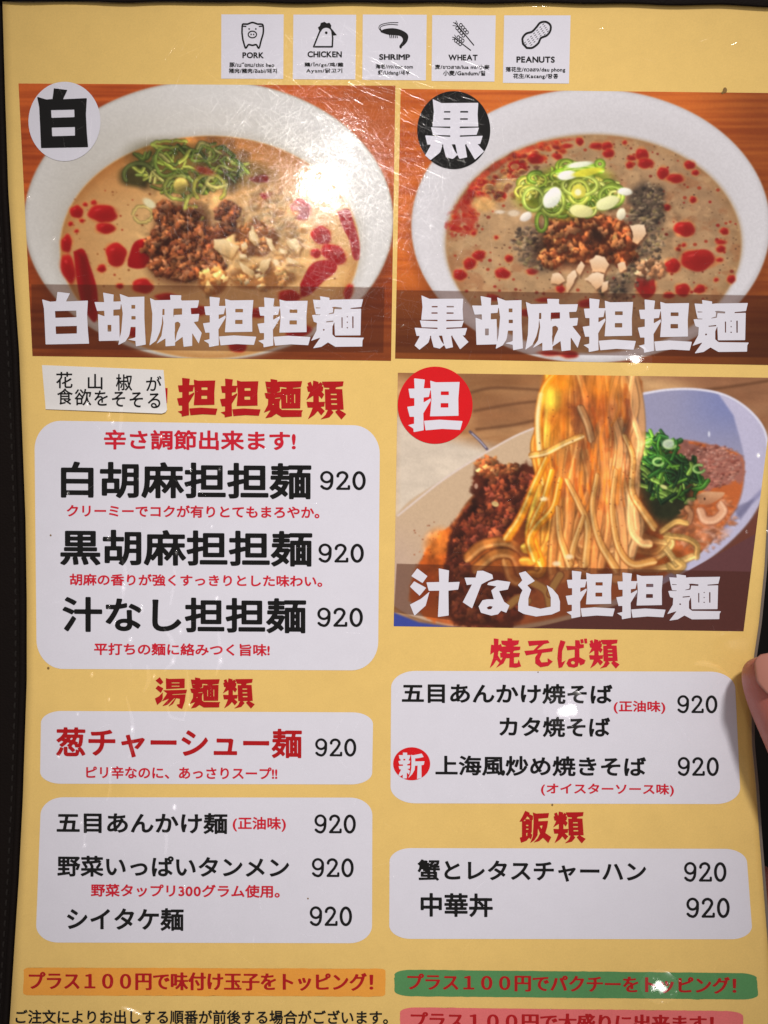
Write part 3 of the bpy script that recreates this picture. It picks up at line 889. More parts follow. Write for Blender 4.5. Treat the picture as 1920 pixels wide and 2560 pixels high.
    s.nuggets(880, 865, 62, 48, 16, 20, [(214, 158, 92), (196, 132, 70), (226, 180, 116)], dark=(120, 66, 32), sh=.4)
    for p in ([(1220,1000),(1285,990),(1270,1060),(1230,1110),(1195,1050)],[(1050,1010),(1110,1050),(1165,1085),(1150,1130),(1080,1080)],[(860,840),(930,835),(1050,895),(990,985),(900,940),(860,900)]):
        s.poly(np.array(T(p)), N1, soft=3, grad=N2, rough=10)
    s.tone(800, 690, 240, 190, 44, 44, .55); s.tone(800, 400, 300, 150, 60, 50, .55); s.tone(1120, 720, 200, 200, 50, 44, .35)
    s.blur(1)
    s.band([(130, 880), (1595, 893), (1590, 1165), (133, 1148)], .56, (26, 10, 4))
    s.grain(.06)
    return s


def paint_black_sesame():
    s = Print(35, 60, 1800, 1275, 2.6, 5)
    s.wood((204, 106, 40), (170, 76, 26))
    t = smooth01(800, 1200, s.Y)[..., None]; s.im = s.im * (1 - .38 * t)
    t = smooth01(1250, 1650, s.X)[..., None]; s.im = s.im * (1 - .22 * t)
    s.ell(900, 705, 790, 600, (116, 54, 22), soft=30, a=.55)
    s.ell(893, 665, 775, 592, (188, 186, 190), soft=4)
    s.ell(893, 660, 764, 581, (207, 206, 212), soft=12)
    d = np.hypot((s.X - 893) / 775, (s.Y - 665) / 592)
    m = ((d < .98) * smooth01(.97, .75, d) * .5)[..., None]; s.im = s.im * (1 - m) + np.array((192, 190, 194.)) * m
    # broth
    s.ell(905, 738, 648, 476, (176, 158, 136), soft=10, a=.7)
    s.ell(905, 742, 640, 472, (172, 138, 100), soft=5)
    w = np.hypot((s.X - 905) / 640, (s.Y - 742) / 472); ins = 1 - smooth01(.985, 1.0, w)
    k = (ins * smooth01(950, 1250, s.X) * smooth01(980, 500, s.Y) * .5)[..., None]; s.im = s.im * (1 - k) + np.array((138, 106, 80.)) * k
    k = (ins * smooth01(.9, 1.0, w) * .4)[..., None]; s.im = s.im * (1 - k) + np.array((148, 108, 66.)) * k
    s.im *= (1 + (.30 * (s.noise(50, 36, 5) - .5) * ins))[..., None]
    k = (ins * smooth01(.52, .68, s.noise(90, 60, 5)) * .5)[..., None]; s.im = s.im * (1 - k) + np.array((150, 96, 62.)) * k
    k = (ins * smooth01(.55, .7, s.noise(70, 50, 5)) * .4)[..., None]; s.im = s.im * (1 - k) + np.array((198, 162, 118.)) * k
    inb = lambda x, y: ((x - 905) / 640) ** 2 + ((y - 742) / 472) ** 2 < .97
    s.specks(900, (270, 275, 1550, 1240), 3.2, [(84, 58, 40), (110, 80, 54), (64, 40, 30), (196, 160, 116)], .7, inb)
    # red oil at the rim and in drops
    rim = _arc(905, 742, 622, 456, 188, 262, 40)
    for i in range(len(rim) - 1):
        f = math.sin(math.pi * i / len(rim)); s.stroke(rim[i:i + 2], 4 + 11 * f * s.r.uniform(.4, 1.2), (172, 48, 28), soft=7, a=s.r.uniform(.25, .7), sp=False)
    for _ in range(70):
        t = math.radians(s.r.uniform(188, 256)); k = s.r.uniform(.84, .985); z = s.r.uniform(5, 17); s.oil(905 + 632 * k * math.cos(t), 742 + 464 * k * math.sin(t), z * 1.2, z * .8, 20, s.r.choice([(150, 28, 22), (128, 30, 26), (166, 46, 26)]))
    s.poly([(285, 640), (330, 560), (385, 500), (395, 600), (380, 670), (320, 700), (285, 700)], (160, 30, 22), soft=20, a=.7, rough=110)
    for x, y, a, b in [(655,375,34,22),(575,410,44,26),(560,440,20,16),(500,535,26,22),(920,320,30,14),(965,320,22,16),(970,352,24,18),(1070,372,18,12),(1062,402,16,14),(1115,360,26,30),(1130,395,34,20),(1205,437,24,26),(1258,460,34,19),(1320,402,22,18),(1345,435,14,12),
                       (1298,678,44,32),(1335,552,14,13),(1470,688,18,14),(1455,735,22,10),(1455,765,20,14),(1355,812,76,44),(1245,838,34,30),(1290,942,33,26),(1365,938,22,18),(1130,920,46,54),(512,870,32,22),(410,792,28,20),(370,828,27,24),(328,876,28,23),(540,806,16,15),
                       (762,938,18,15),(1500,895,16,18),(1435,898,9,8),(1450,812,14,9),(1222,585,14,14),(845,300,16,16),(790,320,22,10),(1040,305,9,8),(485,715,8,7),(388,697,10,9),(640,862,24,12),(1295,748,9,8),(1270,765,9,7),(1230,965,24,12),(470,975,26,14),(690,985,30,10),(880,1000,40,18),(610,1040,30,16),(740,1050,34,14),(800,1220,36,16),(720,1215,50,10)]:
        s.oil(x, y, a, b, 0, (146, 20, 20))
    for _ in range(230):
        x, y = s.r.uniform(290, 1530), s.r.uniform(290, 1000)
        if inb(x, y): z = s.r.uniform(3, 9); s.ell(x, y, z, z * .85, s.r.choice([(140, 26, 22), (120, 40, 28), (150, 50, 30)]), soft=2.5, a=.85)
    # bubbles upper left
    for _ in range(60):
        a, q = s.r.random() * 6.28, math.sqrt(s.r.random())
        x, y = 540 + 130 * q * math.cos(a), 450 + 110 * q * math.sin(a); z = s.r.uniform(8, 22); c = s.r.choice([(146, 104, 60), (112, 50, 36), (180, 140, 84), (96, 60, 40)])
        if not inb(x - 30, y - 30): continue
        s.ell(x, y, z, z * .75, c, soft=4, a=.6, shade=.3, nz=.2); s.stroke(_arc(x, y, z, z * .75, 180, 330, 12), 2.2, (196, 160, 90), a=.6, sp=False)
    s.ell(430, 570, 52, 34, (206, 158, 96), soft=14, a=.9); s.ell(560, 610, 26, 14, (220, 204, 180), soft=6, a=.8); s.ell(500, 605, 22, 8, (226, 214, 196), soft=5, a=.8)
    # dark sesame paste
    s.ell(1140, 565, 74, 92, (70, 58, 48), soft=22, a=.9, nz=.22); s.ell(1120, 650, 84, 50, (84, 68, 56), soft=24, a=.8, nz=.2); s.ell(690, 800, 96, 58, (88, 70, 56), soft=26, a=.85, nz=.2); s.ell(1080, 810, 90, 80, (96, 74, 58), soft=30, a=.7, nz=.25); s.ell(1010, 935, 80, 50, (84, 66, 54), soft=26, a=.75, nz=.2)
    for _ in range(560):
        cx, cy, rx, ry = s.r.choice([(1140, 570, 75, 90), (1120, 640, 90, 50), (690, 790, 110, 60), (620, 730, 70, 60), (1090, 800, 100, 90), (1010, 930, 90, 60), (1150, 720, 60, 60)])
        a, q = s.r.random() * 6.28, math.sqrt(s.r.random()); c = np.array(s.r.choice([(92, 80, 62), (64, 52, 44), (134, 116, 78), (154, 132, 104), (46, 38, 34), (110, 90, 74)]), float)
        s.ell(cx + rx * q * math.cos(a), cy + ry * q * math.sin(a), s.r.uniform(4, 13), s.r.uniform(4, 10), c, soft=3.5, a=.75, nz=.3, shade=.4)
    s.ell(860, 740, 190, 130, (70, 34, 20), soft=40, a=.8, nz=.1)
    M = [(172, 100, 54), (152, 84, 44), (186, 118, 68), (132, 66, 36), (160, 104, 66)]
    for a in [(860,650,120,45,50),(800,720,100,60,56),(980,700,90,60,48),(880,780,110,45,46),(1010,790,70,40,22),(720,800,44,40,18),(870,720,150,80,60),(790,660,80,50,26),(1040,720,50,50,20)]:
        s.nuggets(*a, 17, M, dark=(72, 30, 14))
    T = lambda p: [(466.6 + .5417 * x, 311 + .5417 * y) for x, y in p]
    s.ell(910, 715, 30, 44, (44, 22, 14), soft=14, a=.85, nz=.2)
    # nuts
    N1, N2 = (234, 210, 180), (206, 160, 116)
    for p in ([(1100,650),(1215,640),(1230,720),(1160,805),(1120,780),(1115,700)],[(780,930),(830,890),(900,895),(930,960),(900,1030),(800,1020)],[(745,1080),(800,1030),(900,1030),(890,1110),(830,1165),(790,1110)],[(670,1000),(710,930),(740,970),(700,1060)],
              [(610,1040),(660,1005),(680,1060),(640,1130),(600,1180),(590,1120)],[(480,1040),(540,1020),(580,1090),(530,1120),(470,1110)],[(1000,960),(1060,930),(1070,1000),(1020,1020)],[(880,1110),(930,1090),(920,1170),(880,1180)]):
        q = np.array(T(p)); s.poly(q + (5, 7), (86, 48, 30), soft=8, a=.7); s.poly(q, N1, soft=3, grad=N2, rough=12)
    s.nuggets(*T([(1260, 1000)])[0], 60, 40, 26, 12, [(190, 140, 100), (150, 104, 70), (210, 170, 130)], dark=(96, 64, 44), sh=.4)
    # spring onion
    s.ell(800, 520, 210, 110, (110, 128, 30), soft=26, a=.9, nz=.15)
    G = [(142, 168, 50), (166, 182, 68), (122, 150, 46), (186, 194, 98), (194, 190, 76), (104, 132, 40)]
    for _ in range(80):
        a, q = s.r.random() * 6.28, math.sqrt(s.r.random())
        x, y = 800 + 205 * q * math.cos(a), 505 + 105 * q * math.sin(a); c = np.array(s.r.choice(G), float) * s.r.uniform(.8, 1.05)
        z = s.r.uniform(18, 40); t0 = s.r.uniform(0, 360)
        s.stroke(_arc(x, y, z, z * s.r.uniform(.5, .95), t0, t0 + s.r.uniform(150, 330), 22), s.r.uniform(5, 9), c, sp=False, edge=c * .62, hi=np.minimum(c * 1.2 + 30, 255))
    for x, y, a, b, wd in [(690,225,180,34,24),(700,190,120,22,20)]:
        q = T([(x - a * .9, y), (x, y - b), (x + a, y - b * .5)]); s.stroke(q, wd * .6, (150, 196, 46), edge=(110, 158, 30), hi=(206, 226, 120))
    for x, y, a, b, c in [(690,385,80,95,(172,184,70)),(395,620,40,75,(112,138,44)),(480,460,95,110,(160,178,70)),(330,440,80,90,(150,168,72)),(700,330,140,80,(168,184,80)),(950,420,95,85,(140,164,60)),(860,160,30,28,(122,154,48))]:
        X, Y = T([(x, y)])[0]; cc = np.array(c, float); s.stroke(_arc(X, Y, a * .54, b * .54, 0, 360, 40), 9, cc, sp=False, edge=cc * .7, hi=np.minimum(cc * 1.2 + 25, 255))
    for x, y, a, b, r, c in [(690,380,58,60,0,(214,206,80)),(480,430,60,95,35,(236,240,226)),(600,250,80,36,-10,(238,240,226)),(920,470,95,52,-22,(226,228,168)),(710,535,95,52,8,(226,222,150)),(1060,380,60,30,5,(236,236,220)),(700,165,100,24,-8,(232,240,214)),(270,580,50,34,-30,(226,218,206)),(1030,560,36,48,10,(228,220,190)),(760,225,120,30,-12,(210,206,60))]:
        X, Y = T([(x, y)])[0]; s.ell(X, Y, a * .54, b * .54, c, rot=r, soft=4, shade=.2, nz=.05)
    X, Y = T([(685, 385)])[0]; s.ell(X, Y, 14, 14, (244, 240, 190), soft=6)
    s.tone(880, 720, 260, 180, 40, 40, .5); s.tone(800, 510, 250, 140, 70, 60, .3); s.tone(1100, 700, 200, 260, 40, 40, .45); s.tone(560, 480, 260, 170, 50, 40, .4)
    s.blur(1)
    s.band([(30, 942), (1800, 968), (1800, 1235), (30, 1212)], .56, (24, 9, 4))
    s.grain(.06)
    return s


def paint_dry_noodles():
    s = Print(30, 40, 1700, 1190, 2.6, 9)
    s.wood((202, 160, 112), (150, 104, 66), 300, 60, .8)
    # table planks, light and shadow in the picture
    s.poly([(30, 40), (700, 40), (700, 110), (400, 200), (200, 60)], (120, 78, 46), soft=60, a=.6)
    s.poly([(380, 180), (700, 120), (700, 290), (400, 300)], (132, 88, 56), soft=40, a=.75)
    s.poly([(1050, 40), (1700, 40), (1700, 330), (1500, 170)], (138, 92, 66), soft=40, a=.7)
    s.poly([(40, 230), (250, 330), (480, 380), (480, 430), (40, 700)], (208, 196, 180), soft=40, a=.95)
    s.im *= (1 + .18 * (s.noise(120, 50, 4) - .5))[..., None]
    for p in ([(375, 140), (480, 120), (690, 130)], [(1380, 130), (1500, 115), (1660, 90)], [(400, 300), (560, 280), (700, 250)], [(390, 220), (560, 190), (700, 175)]):
        s.stroke(p, 6, (92, 58, 36), soft=7, a=.7)
    s.stroke([(372, 310), (410, 345), (445, 385)], 6, (88, 78, 96), soft=3, sp=True); s.stroke([(380, 318), (415, 350), (440, 378)], 2, (190, 186, 200), soft=2)
    s.poly([(1340, 900), (1700, 560), (1700, 1190), (900, 1190)], (104, 58, 46), soft=24)
    s.poly([(40, 1090), (150, 1135), (330, 1165), (330, 1190), (30, 1190)], (52, 66, 140), soft=8)
    # bowl body
    bowl = spline([(40, 690), (110, 610), (250, 520), (420, 410), (560, 330), (680, 280), (900, 210), (1085, 150), (1220, 128), (1350, 126), (1470, 150), (1570, 210), (1640, 300), (1665, 420), (1645, 560), (1570, 700), (1440, 830), (1310, 910), (1100, 1020), (800, 1120), (560, 1165), (300, 1150), (120, 1105), (40, 1060)], 6)
    s.poly(bowl + (6, 8), (90, 60, 50), soft=18, a=.6)
    s.poly(bowl, (196, 170, 140), soft=4)
    ins = 1 - smooth01(-3, 3, seg_sd(s.X, s.Y, [bowl]))
    k = (ins * smooth01(900, 1100, s.X))[..., None]; s.im = s.im * (1 - k) + np.array((146, 146, 176.)) * k
    k = (ins * smooth01(1200, 1500, s.X) * smooth01(420, 180, s.Y))[..., None]; s.im = s.im * (1 - k * .7) + np.array((112, 124, 180.)) * k * .7
    k = (ins * smooth01(300, 40, s.X) * smooth01(600, 1000, s.Y))[..., None]; s.im = s.im * (1 - k * .8) + np.array((186, 160, 146.)) * k * .8
    # bright right rim
    s.poly(spline([(1440, 140), (1570, 208), (1642, 300), (1666, 420), (1646, 560), (1575, 700), (1440, 832), (1312, 912), (1330, 860), (1460, 740), (1540, 600), (1556, 430), (1510, 240)], 6), (186, 184, 212), soft=7)
    s.stroke([(1085, 152), (1220, 129), (1350, 127), (1470, 151), (1570, 211), (1642, 301), (1664, 420)], 5, (214, 214, 232), soft=3)
    s.stroke([(60, 672), (250, 522), (420, 412), (560, 332), (680, 282)], 4, (214, 198, 190), soft=3)
    s.stroke([(1640, 560), (1560, 640), (1500, 700), (1440, 740)], 10, (120, 120, 160), soft=8, a=.6)
    s.poly([(1505, 640), (1600, 600), (1570, 650), (1540, 690)], (110, 108, 140), soft=8, a=.7)
    s.ell(1617, 412, 7, 9, (245, 248, 255), soft=3); s.ell(1404, 320, 5, 12, (206, 210, 230), soft=3)
    # sauce floor
    s.poly(spline([(110, 1010), (150, 880), (240, 760), (300, 700), (420, 560), (700, 480), (1080, 420), (1280, 350), (1420, 370), (1540, 410), (1555, 500), (1530, 620), (1450, 740), (1330, 860), (1100, 990), (800, 1100), (500, 1155), (260, 1140), (130, 1080)], 5), (176, 92, 46), soft=8)
    s.poly([(1270, 350), (1420, 372), (1545, 410), (1552, 520), (1400, 560), (1280, 470)], (150, 96, 84), soft=10, rough=50)
    for _ in range(240):
        a, q = s.r.random() * 6.28, math.sqrt(s.r.random()); x, y = 1410 + 130 * q * math.cos(a), 460 + 100 * q * math.sin(a)
        s.ell(x, y, s.r.uniform(4, 11), s.r.uniform(3, 8), s.r.choice([(170, 116, 100), (126, 72, 60), (186, 140, 126), (110, 56, 48)]), soft=3, a=.6, nz=.2, shade=.4)
    s.poly(spline([(110, 1040), (130, 930), (200, 800), (270, 730), (300, 760), (290, 880), (250, 1060), (220, 1140)], 5), (204, 96, 30), soft=10, rough=30)
    s.ell(230, 790, 50, 60, (222, 126, 48), soft=26, a=.8, rot=30); s.ell(180, 980, 50, 90, (176, 72, 26), soft=26, a=.8)
    # minced meat on the left
    s.poly(spline([(390, 480), (440, 430), (520, 460), (660, 470), (690, 700), (640, 1000), (560, 1150), (330, 1150), (260, 1060), (280, 760), (370, 640)], 5), (84, 36, 22), soft=12, rough=40)
    M = [(132, 62, 36), (112, 48, 28), (150, 78, 46), (92, 38, 24), (120, 56, 40)]
    for a in [(540,560,130,90,90),(480,700,150,90,110),(400,830,120,90,90),(560,800,110,110,80),(330,960,80,90,50),(440,1060,160,70,80)]:
        s.nuggets(*a, 16, M, dark=(58, 24, 16), sh=.45)
    s.nuggets(445, 462, 55, 34, 18, 15, [(196, 128, 74), (170, 92, 50), (216, 160, 106)], dark=(110, 54, 28))
    s.nuggets(530, 470, 50, 20, 14, 12, [(186, 116, 66), (150, 80, 44)], dark=(90, 42, 24))
    s.ell(480, 622, 16, 11, (214, 184, 122), rot=20, soft=3); s.ell(398, 545, 8, 12, (180, 140, 120), soft=3)
    # greens
    s.ell(1210, 560, 130, 150, (30, 38, 22), soft=40, a=.95, nz=.1)
    G = [(64, 122, 40), (44, 98, 34), (96, 150, 48), (34, 74, 32), (130, 170, 70), (26, 56, 28)]
    for _ in range(150):
        a, q = s.r.random() * 6.28, math.sqrt(s.r.random()); x, y = 1215 + 160 * q * math.cos(a), 470 + 135 * q * math.sin(a) + (q * math.cos(a)) * 60
        lit = 1.15 - .6 * (y - 340) / 300; c = np.array(s.r.choice(G), float) * max(.35, lit); L = s.r.uniform(14, 40); t = s.r.uniform(0, 3.14)
        s.stroke([(x - L * math.cos(t), y - L * math.sin(t)), (x + s.r.uniform(-10, 10), y + s.r.uniform(-10, 10)), (x + L * math.cos(t), y + L * math.sin(t))], s.r.uniform(5, 12), c, a=.95, edge=c * .55, hi=np.minimum(c * 1.4 + 14, 255))
    for x, y, r in [(1130, 345, 18), (1235, 365, 26), (1185, 440, 22), (1360, 470, 24)]:
        s.stroke(_arc(x, y, r, r * .7, 20, 300, 20), 6, (150, 190, 110), sp=False, edge=(90, 140, 60))
    s.ell(1228, 362, 26, 20, (196, 208, 190), soft=5, a=.8); s.ell(1208, 548, 16, 8, (200, 206, 130), rot=25, soft=3)
    s.ell(1310, 720, 60, 40, (150, 92, 60), soft=20, a=.8, nz=.2); s.ell(1420, 745, 60, 30, (206, 156, 136), soft=16, a=.8, nz=.2)
    for _ in range(150):
        a, q = s.r.random() * 6.28, math.sqrt(s.r.random()); x, y = 1390 + 130 * q * math.cos(a) - 30 * q * math.sin(a), 700 + 130 * q * math.sin(a)
        s.ell(x, y, s.r.uniform(6, 20), s.r.uniform(5, 12), s.r.choice([(196, 132, 96), (170, 98, 60), (206, 156, 124), (148, 84, 54), (190, 110, 60)]), rot=s.r.uniform(-40, 40), soft=5, a=.5, nz=.3, shade=.35)
    # cashews
    s.poly(spline([(1350, 590), (1380, 570), (1440, 570), (1472, 575), (1450, 600), (1400, 625), (1360, 620)], 4), (206, 158, 118), soft=4, grad=(168, 110, 76))
    s.stroke([(1368, 655), (1385, 690), (1430, 690), (1465, 655), (1455, 630)], 21, (214, 160, 124), edge=(160, 100, 72), hi=(232, 186, 150)); s.ell(1385, 600, 4, 5, (60, 34, 24), soft=2)
    s.stroke([(1310, 640), (1325, 665), (1318, 700)], 14, (176, 122, 84), edge=(126, 76, 50))
    # noodles: back mass first
    s.poly(spline([(695, 60), (1090, 60), (1085, 300), (1080, 520), (1100, 640), (1140, 730), (1240, 800), (1290, 860), (1200, 920), (900, 960), (600, 930), (380, 890), (420, 820), (530, 770), (600, 660), (670, 470), (660, 300), (670, 150)], 5), (150, 76, 28), soft=9)
    for p in ([(365, 850), (430, 800), (540, 790), (610, 850)], [(400, 900), (480, 840), (560, 850), (600, 940)], [(530, 880), (560, 950), (640, 960)]):
        s.stroke(p, 26, (176, 108, 48), edge=(110, 58, 26), hi=(206, 146, 84), a=.95)
    for p in ([(1080, 880), (1180, 850), (1240, 800), (1230, 760)], [(1120, 760), (1200, 800), (1260, 880), (1230, 905)], [(1200, 740), (1260, 700), (1305, 705)], [(1220, 760), (1300, 770), (1350, 800), (1350, 850)], [(1060, 900), (1200, 900), (1330, 850)], [(1100, 690), (1130, 720), (1110, 740), (1080, 725)], [(1090, 820), (1170, 830), (1220, 780)], [(1270, 870), (1290, 890), (1260, 910), (1235, 890)], [(1100, 760), (1150, 780), (1210, 790)]):
        c = np.array(s.r.choice([(214, 168, 92), (196, 146, 74), (222, 182, 110)]), float); s.stroke(p, s.r.uniform(12, 20), c * s.r.uniform(.8, 1), soft=5, edge=c * .70, hi=np.minimum(c * 1.1 + 12, 255), a=.92)
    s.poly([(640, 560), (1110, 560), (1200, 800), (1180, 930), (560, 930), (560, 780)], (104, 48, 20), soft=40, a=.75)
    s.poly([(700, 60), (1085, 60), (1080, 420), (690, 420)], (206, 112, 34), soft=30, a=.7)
    strands = []
    for i in range(52):
        u = s.r.random() if i > 22 else i / 22.0
        xt = 700 + 380 * u; xm = 688 + 388 * u + s.r.uniform(-30, 30)
        xb = 650 + 400 * u + s.r.uniform(-60, 60) - 100 * max(0, .25 - u) * 2 + 90 * max(0, u - .85) * 2
        yb = s.r.uniform(760, 935)
        pts = [(xt, 50), (xt + s.r.uniform(-38, 38), 200), (xm + s.r.uniform(-16, 16), 360), (xm + (xb - xm) * .18 + s.r.uniform(-30, 30), 540), (xm + (xb - xm) * .6 + s.r.uniform(-44, 44), 720), (xb, yb)]
        if s.r.random() < .5: pts.append((xb + s.r.choice([-1, 1]) * s.r.uniform(20, 60), yb + s.r.uniform(0, 30)))
        strands.append((s.r.random(), u, pts))
    for z, u, p in sorted(strands):
        lit = 1 - smooth01(.0, .42, np.array(u))
        base = np.array((194, 116, 54.)) * (1 - lit) + np.array((242, 150, 44.)) * lit + np.array((16, 34, 38.)) * smooth01(.6, 1, np.array(u))
        base = np.clip(base * (.72 + .44 * z) + np.array((10, 14, 16)) * z, 0, 248)
        s.stroke(p, s.r.uniform(10, 19), base, soft=4, edge=base * s.r.uniform(.55, .8), hi=np.minimum(base * 1.12 + (14, 26, 22), 255) if s.r.random() < .6 else None, n=7, w1=s.r.uniform(15, 24), a=.9)
    for _ in range(70):
        x, y = s.r.uniform(720, 1070), s.r.uniform(120, 640); s.ell(x, y, s.r.uniform(6, 20), s.r.uniform(10, 44), s.r.choice([(150, 66, 26), (206, 112, 40), (226, 150, 70), (128, 56, 26)]), rot=s.r.uniform(-20, 20), soft=8, a=.4, nz=.3)
    for _ in range(34):
        x, y = s.r.uniform(730, 1060), s.r.uniform(100, 560); s.stroke([(x, y), (x + s.r.uniform(-14, 14), y + 60), (x + s.r.uniform(-24, 24), y + s.r.uniform(90, 190))], s.r.uniform(3, 8), s.r.choice([(206, 92, 22), (168, 70, 24), (232, 128, 30)]), soft=5, a=.5)
    s.ell(880, 210, 130, 70, (176, 84, 34), soft=40, a=.55, nz=.3); s.ell(760, 240, 50, 100, (232, 130, 26), soft=30, a=.5)
    # sunlit left strands
    for p in ([(740, 60), (690, 130), (668, 260), (675, 420), (690, 520)], [(700, 430), (650, 540), (590, 680), (535, 765)], [(725, 480), (690, 600), (640, 720), (650, 800), (680, 880)], [(760, 520), (730, 640), (660, 720), (630, 780), (650, 850)]):
        s.stroke(p, 15, (240, 156, 34), edge=(206, 104, 22), hi=(255, 216, 120), soft=5, w1=22, a=.95)
    s.stroke([(678, 150), (664, 240), (666, 330), (672, 390)], 9, (252, 232, 176), soft=8, a=.9)
    s.stroke([(640, 412), (700, 400), (780, 360), (850, 330)], 16, (236, 180, 90), edge=(180, 110, 40), hi=(250, 220, 160))
    s.ell(760, 100, 60, 45, (240, 140, 20), soft=30, a=.7); s.ell(720, 170, 40, 50, (255, 214, 70), soft=26, a=.8); s.ell(950, 110, 90, 60, (232, 132, 26), soft=40, a=.5)
    # upper tangle in sauce
    s.poly([(800, 190), (880, 200), (900, 320), (830, 330), (810, 260)], (120, 62, 34), soft=16, a=.6, rough=40)
    s.stroke([(850, 210), (880, 280), (895, 340)], 18, (176, 122, 74), edge=(120, 74, 40), hi=(206, 160, 110))
    s.stroke([(1050, 180), (1062, 260), (1040, 340)], 12, (150, 74, 40), soft=6, a=.7)
    for p in ([(1040, 330), (1075, 420), (1070, 560), (1110, 640), (1165, 720)], [(1000, 480), (985, 640), (1010, 800), (1070, 880), (1160, 870)], [(790, 520), (840, 620), (880, 720), (870, 880)], [(920, 500), (900, 640), (930, 780), (1000, 900)], [(860, 680), (820, 800), (800, 890)], [(750, 640), (760, 760), (800, 880)]):
        s.stroke(p, 12, (208, 148, 76), edge=(146, 86, 38), hi=(232, 188, 120), soft=4, w1=20, a=.95)
    for x, y in [(800, 850), (745, 880), (690, 600)]: s.ell(x, y, 16, 10, (252, 236, 196), soft=6, a=.8)
    s.specks(110, (660, 120, 1100, 900), 2.6, [(112, 52, 22), (96, 44, 24), (140, 60, 26), (70, 40, 26)], .75)
    s.specks(60, (120, 700, 320, 1100), 3, [(150, 60, 24), (120, 44, 20)], .7)
    s.tone(880, 480, 280, 480, 30, 130, .38, -.2); s.tone(880, 300, 230, 300, 110, 120, .3, -.3); s.tone(450, 800, 300, 420, 60, 60, .6); s.tone(1215, 500, 220, 200, 50, 50, .55); s.tone(1250, 780, 200, 130, 50, 50, .4)
    s.tone(900, 600, 900, 620, 300, 200, .12)
    s.blur(1)
    # under the title strip
    for p in ([(640, 960), (700, 1000), (720, 1080)], [(760, 930), (730, 980), (720, 1010)], [(540, 1060), (580, 1030), (620, 1040)]):
        s.stroke(p, 20, (216, 170, 90), edge=(150, 90, 50))
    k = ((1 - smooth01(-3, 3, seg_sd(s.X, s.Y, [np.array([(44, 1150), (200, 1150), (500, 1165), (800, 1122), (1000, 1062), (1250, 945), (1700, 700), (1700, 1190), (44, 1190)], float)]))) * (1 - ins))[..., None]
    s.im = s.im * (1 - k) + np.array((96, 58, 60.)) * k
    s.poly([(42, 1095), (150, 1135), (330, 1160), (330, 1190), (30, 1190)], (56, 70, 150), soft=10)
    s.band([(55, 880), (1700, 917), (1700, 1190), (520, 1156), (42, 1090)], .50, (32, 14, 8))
    s.grain(.06)
    return s
# ------------------------------------------------------------------ bookkeeping
def thing(o, label, cat, group=None):
    o['label'] = label; o['category'] = cat
    if group: o['group'] = group


INK = print_mat('black_ink', (9, 9, 10), .1)
PAPER = print_mat('white_print', (200, 200, 211), .018)
NOTEP = print_mat('note_paper', (204, 203, 203), .02)
REDINK = print_mat('red_ink', (160, 12, 18), .05)
PINKRED = print_mat('crimson_ink', (184, 24, 44), .05)
BADGERED = print_mat('badge_red', (196, 14, 22), .04)
YELLOW = print_mat('yellow_print', (211, 179, 106), .036)
H1, H2, H3, H4 = .00006, .00012, .00018, .00024

# ------------------------------------------------------------------ table
table = new_obj('table_surface', poly_mesh('table_surface', [(-1.2, -1.2, 0), (1.2, -1.2, 0), (1.2, 1.2, 0), (-1.2, 1.2, 0)], [(0, 1, 2, 3)], False),
                plain_mat('dark_table', (.004, .003, .0025), .5, None, .3, 8, .15))
table['kind'] = 'structure'

# ------------------------------------------------------------------ dark menu cover under the page
leather = plain_mat('dark_leather', (.006, .0035, .0028), .7, (1500, .35, .0002), .3, 90, .12)
thread = plain_mat('dark_thread', (.009, .006, .0045), .9)
cover = bpy.data.objects.new('menu_cover', None); col.objects.link(cover); cover.location = P(960, 1280, -.006)
thing(cover, 'dark brown stitched leather menu cover lying under the yellow menu page', 'menu cover')


def settle(o, parent):
    """parent a mesh built in world space to an empty and keep it in place"""
    o.parent = parent; o.matrix_parent_inverse = parent.matrix_world.inverted()
    return o


bpy.context.view_layer.update()


def slab(name, x0, x1, y0, y1, h, th, mat, parent, nx=30, ny=80, wob=None):
    X, Y = np.meshgrid(np.linspace(x0, x1, nx), np.linspace(y0, y1, ny))
    if wob is not None: X, Y = wob(X, Y)
    o = new_obj(name, grid_mesh(name, P(X, Y, h)), mat)
    m = o.modifiers.new('thickness', 'SOLIDIFY'); m.thickness = th; m.offset = -1
    b = o.modifiers.new('edge', 'BEVEL'); b.width = min(.0006, th * .4); b.segments = 2; b.limit_method = 'ANGLE'
    return settle(o, parent)


slab('cover_board', -140, 1846, -110, 2700, -.0022, .0025, leather, cover)
# the folded top hem that holds the upper edge of the page
edge_x = np.array([-140, 0, 60, 250, 330, 520, 700, 960, 1150, 1400, 1650, 1800, 1920, 2000.])
edge_y = np.array([3, 4, 7, 8, 11, 8, 13, 11, 13, 12, 17, 18, 22, 24.])


def hem(X, Y):
    t = (Y + 110) / 116.0
    return X, -110 + t * (np.interp(X, edge_x, edge_y) + 110 - 2 + 1.5 * np.sin(X / 37))


slab('top_hem', -140, 1985, -110, 6, .0013, .0009, leather, cover, 90, 8, hem)
# left welt with its row of stitches
EL = lambda y: np.interp(y, [-150, 0, 240, 480, 700, 880, 1300, 1500, 1700, 2000, 2200, 2290, 2560, 2720], [1, 6, 13, 21, 35, 48, 64, 67, 67, 57, 47, 41, 24, 14])
ER = lambda y: np.interp(y, [-150, 0, 900, 1200, 1420, 1560, 1640, 1750, 1861, 1965, 2087, 2290, 2560, 2720], [1970, 1956, 1938, 1926, 1914, 1900, 1888, 1882, 1883, 1893, 1901, 1917, 1938, 1952])


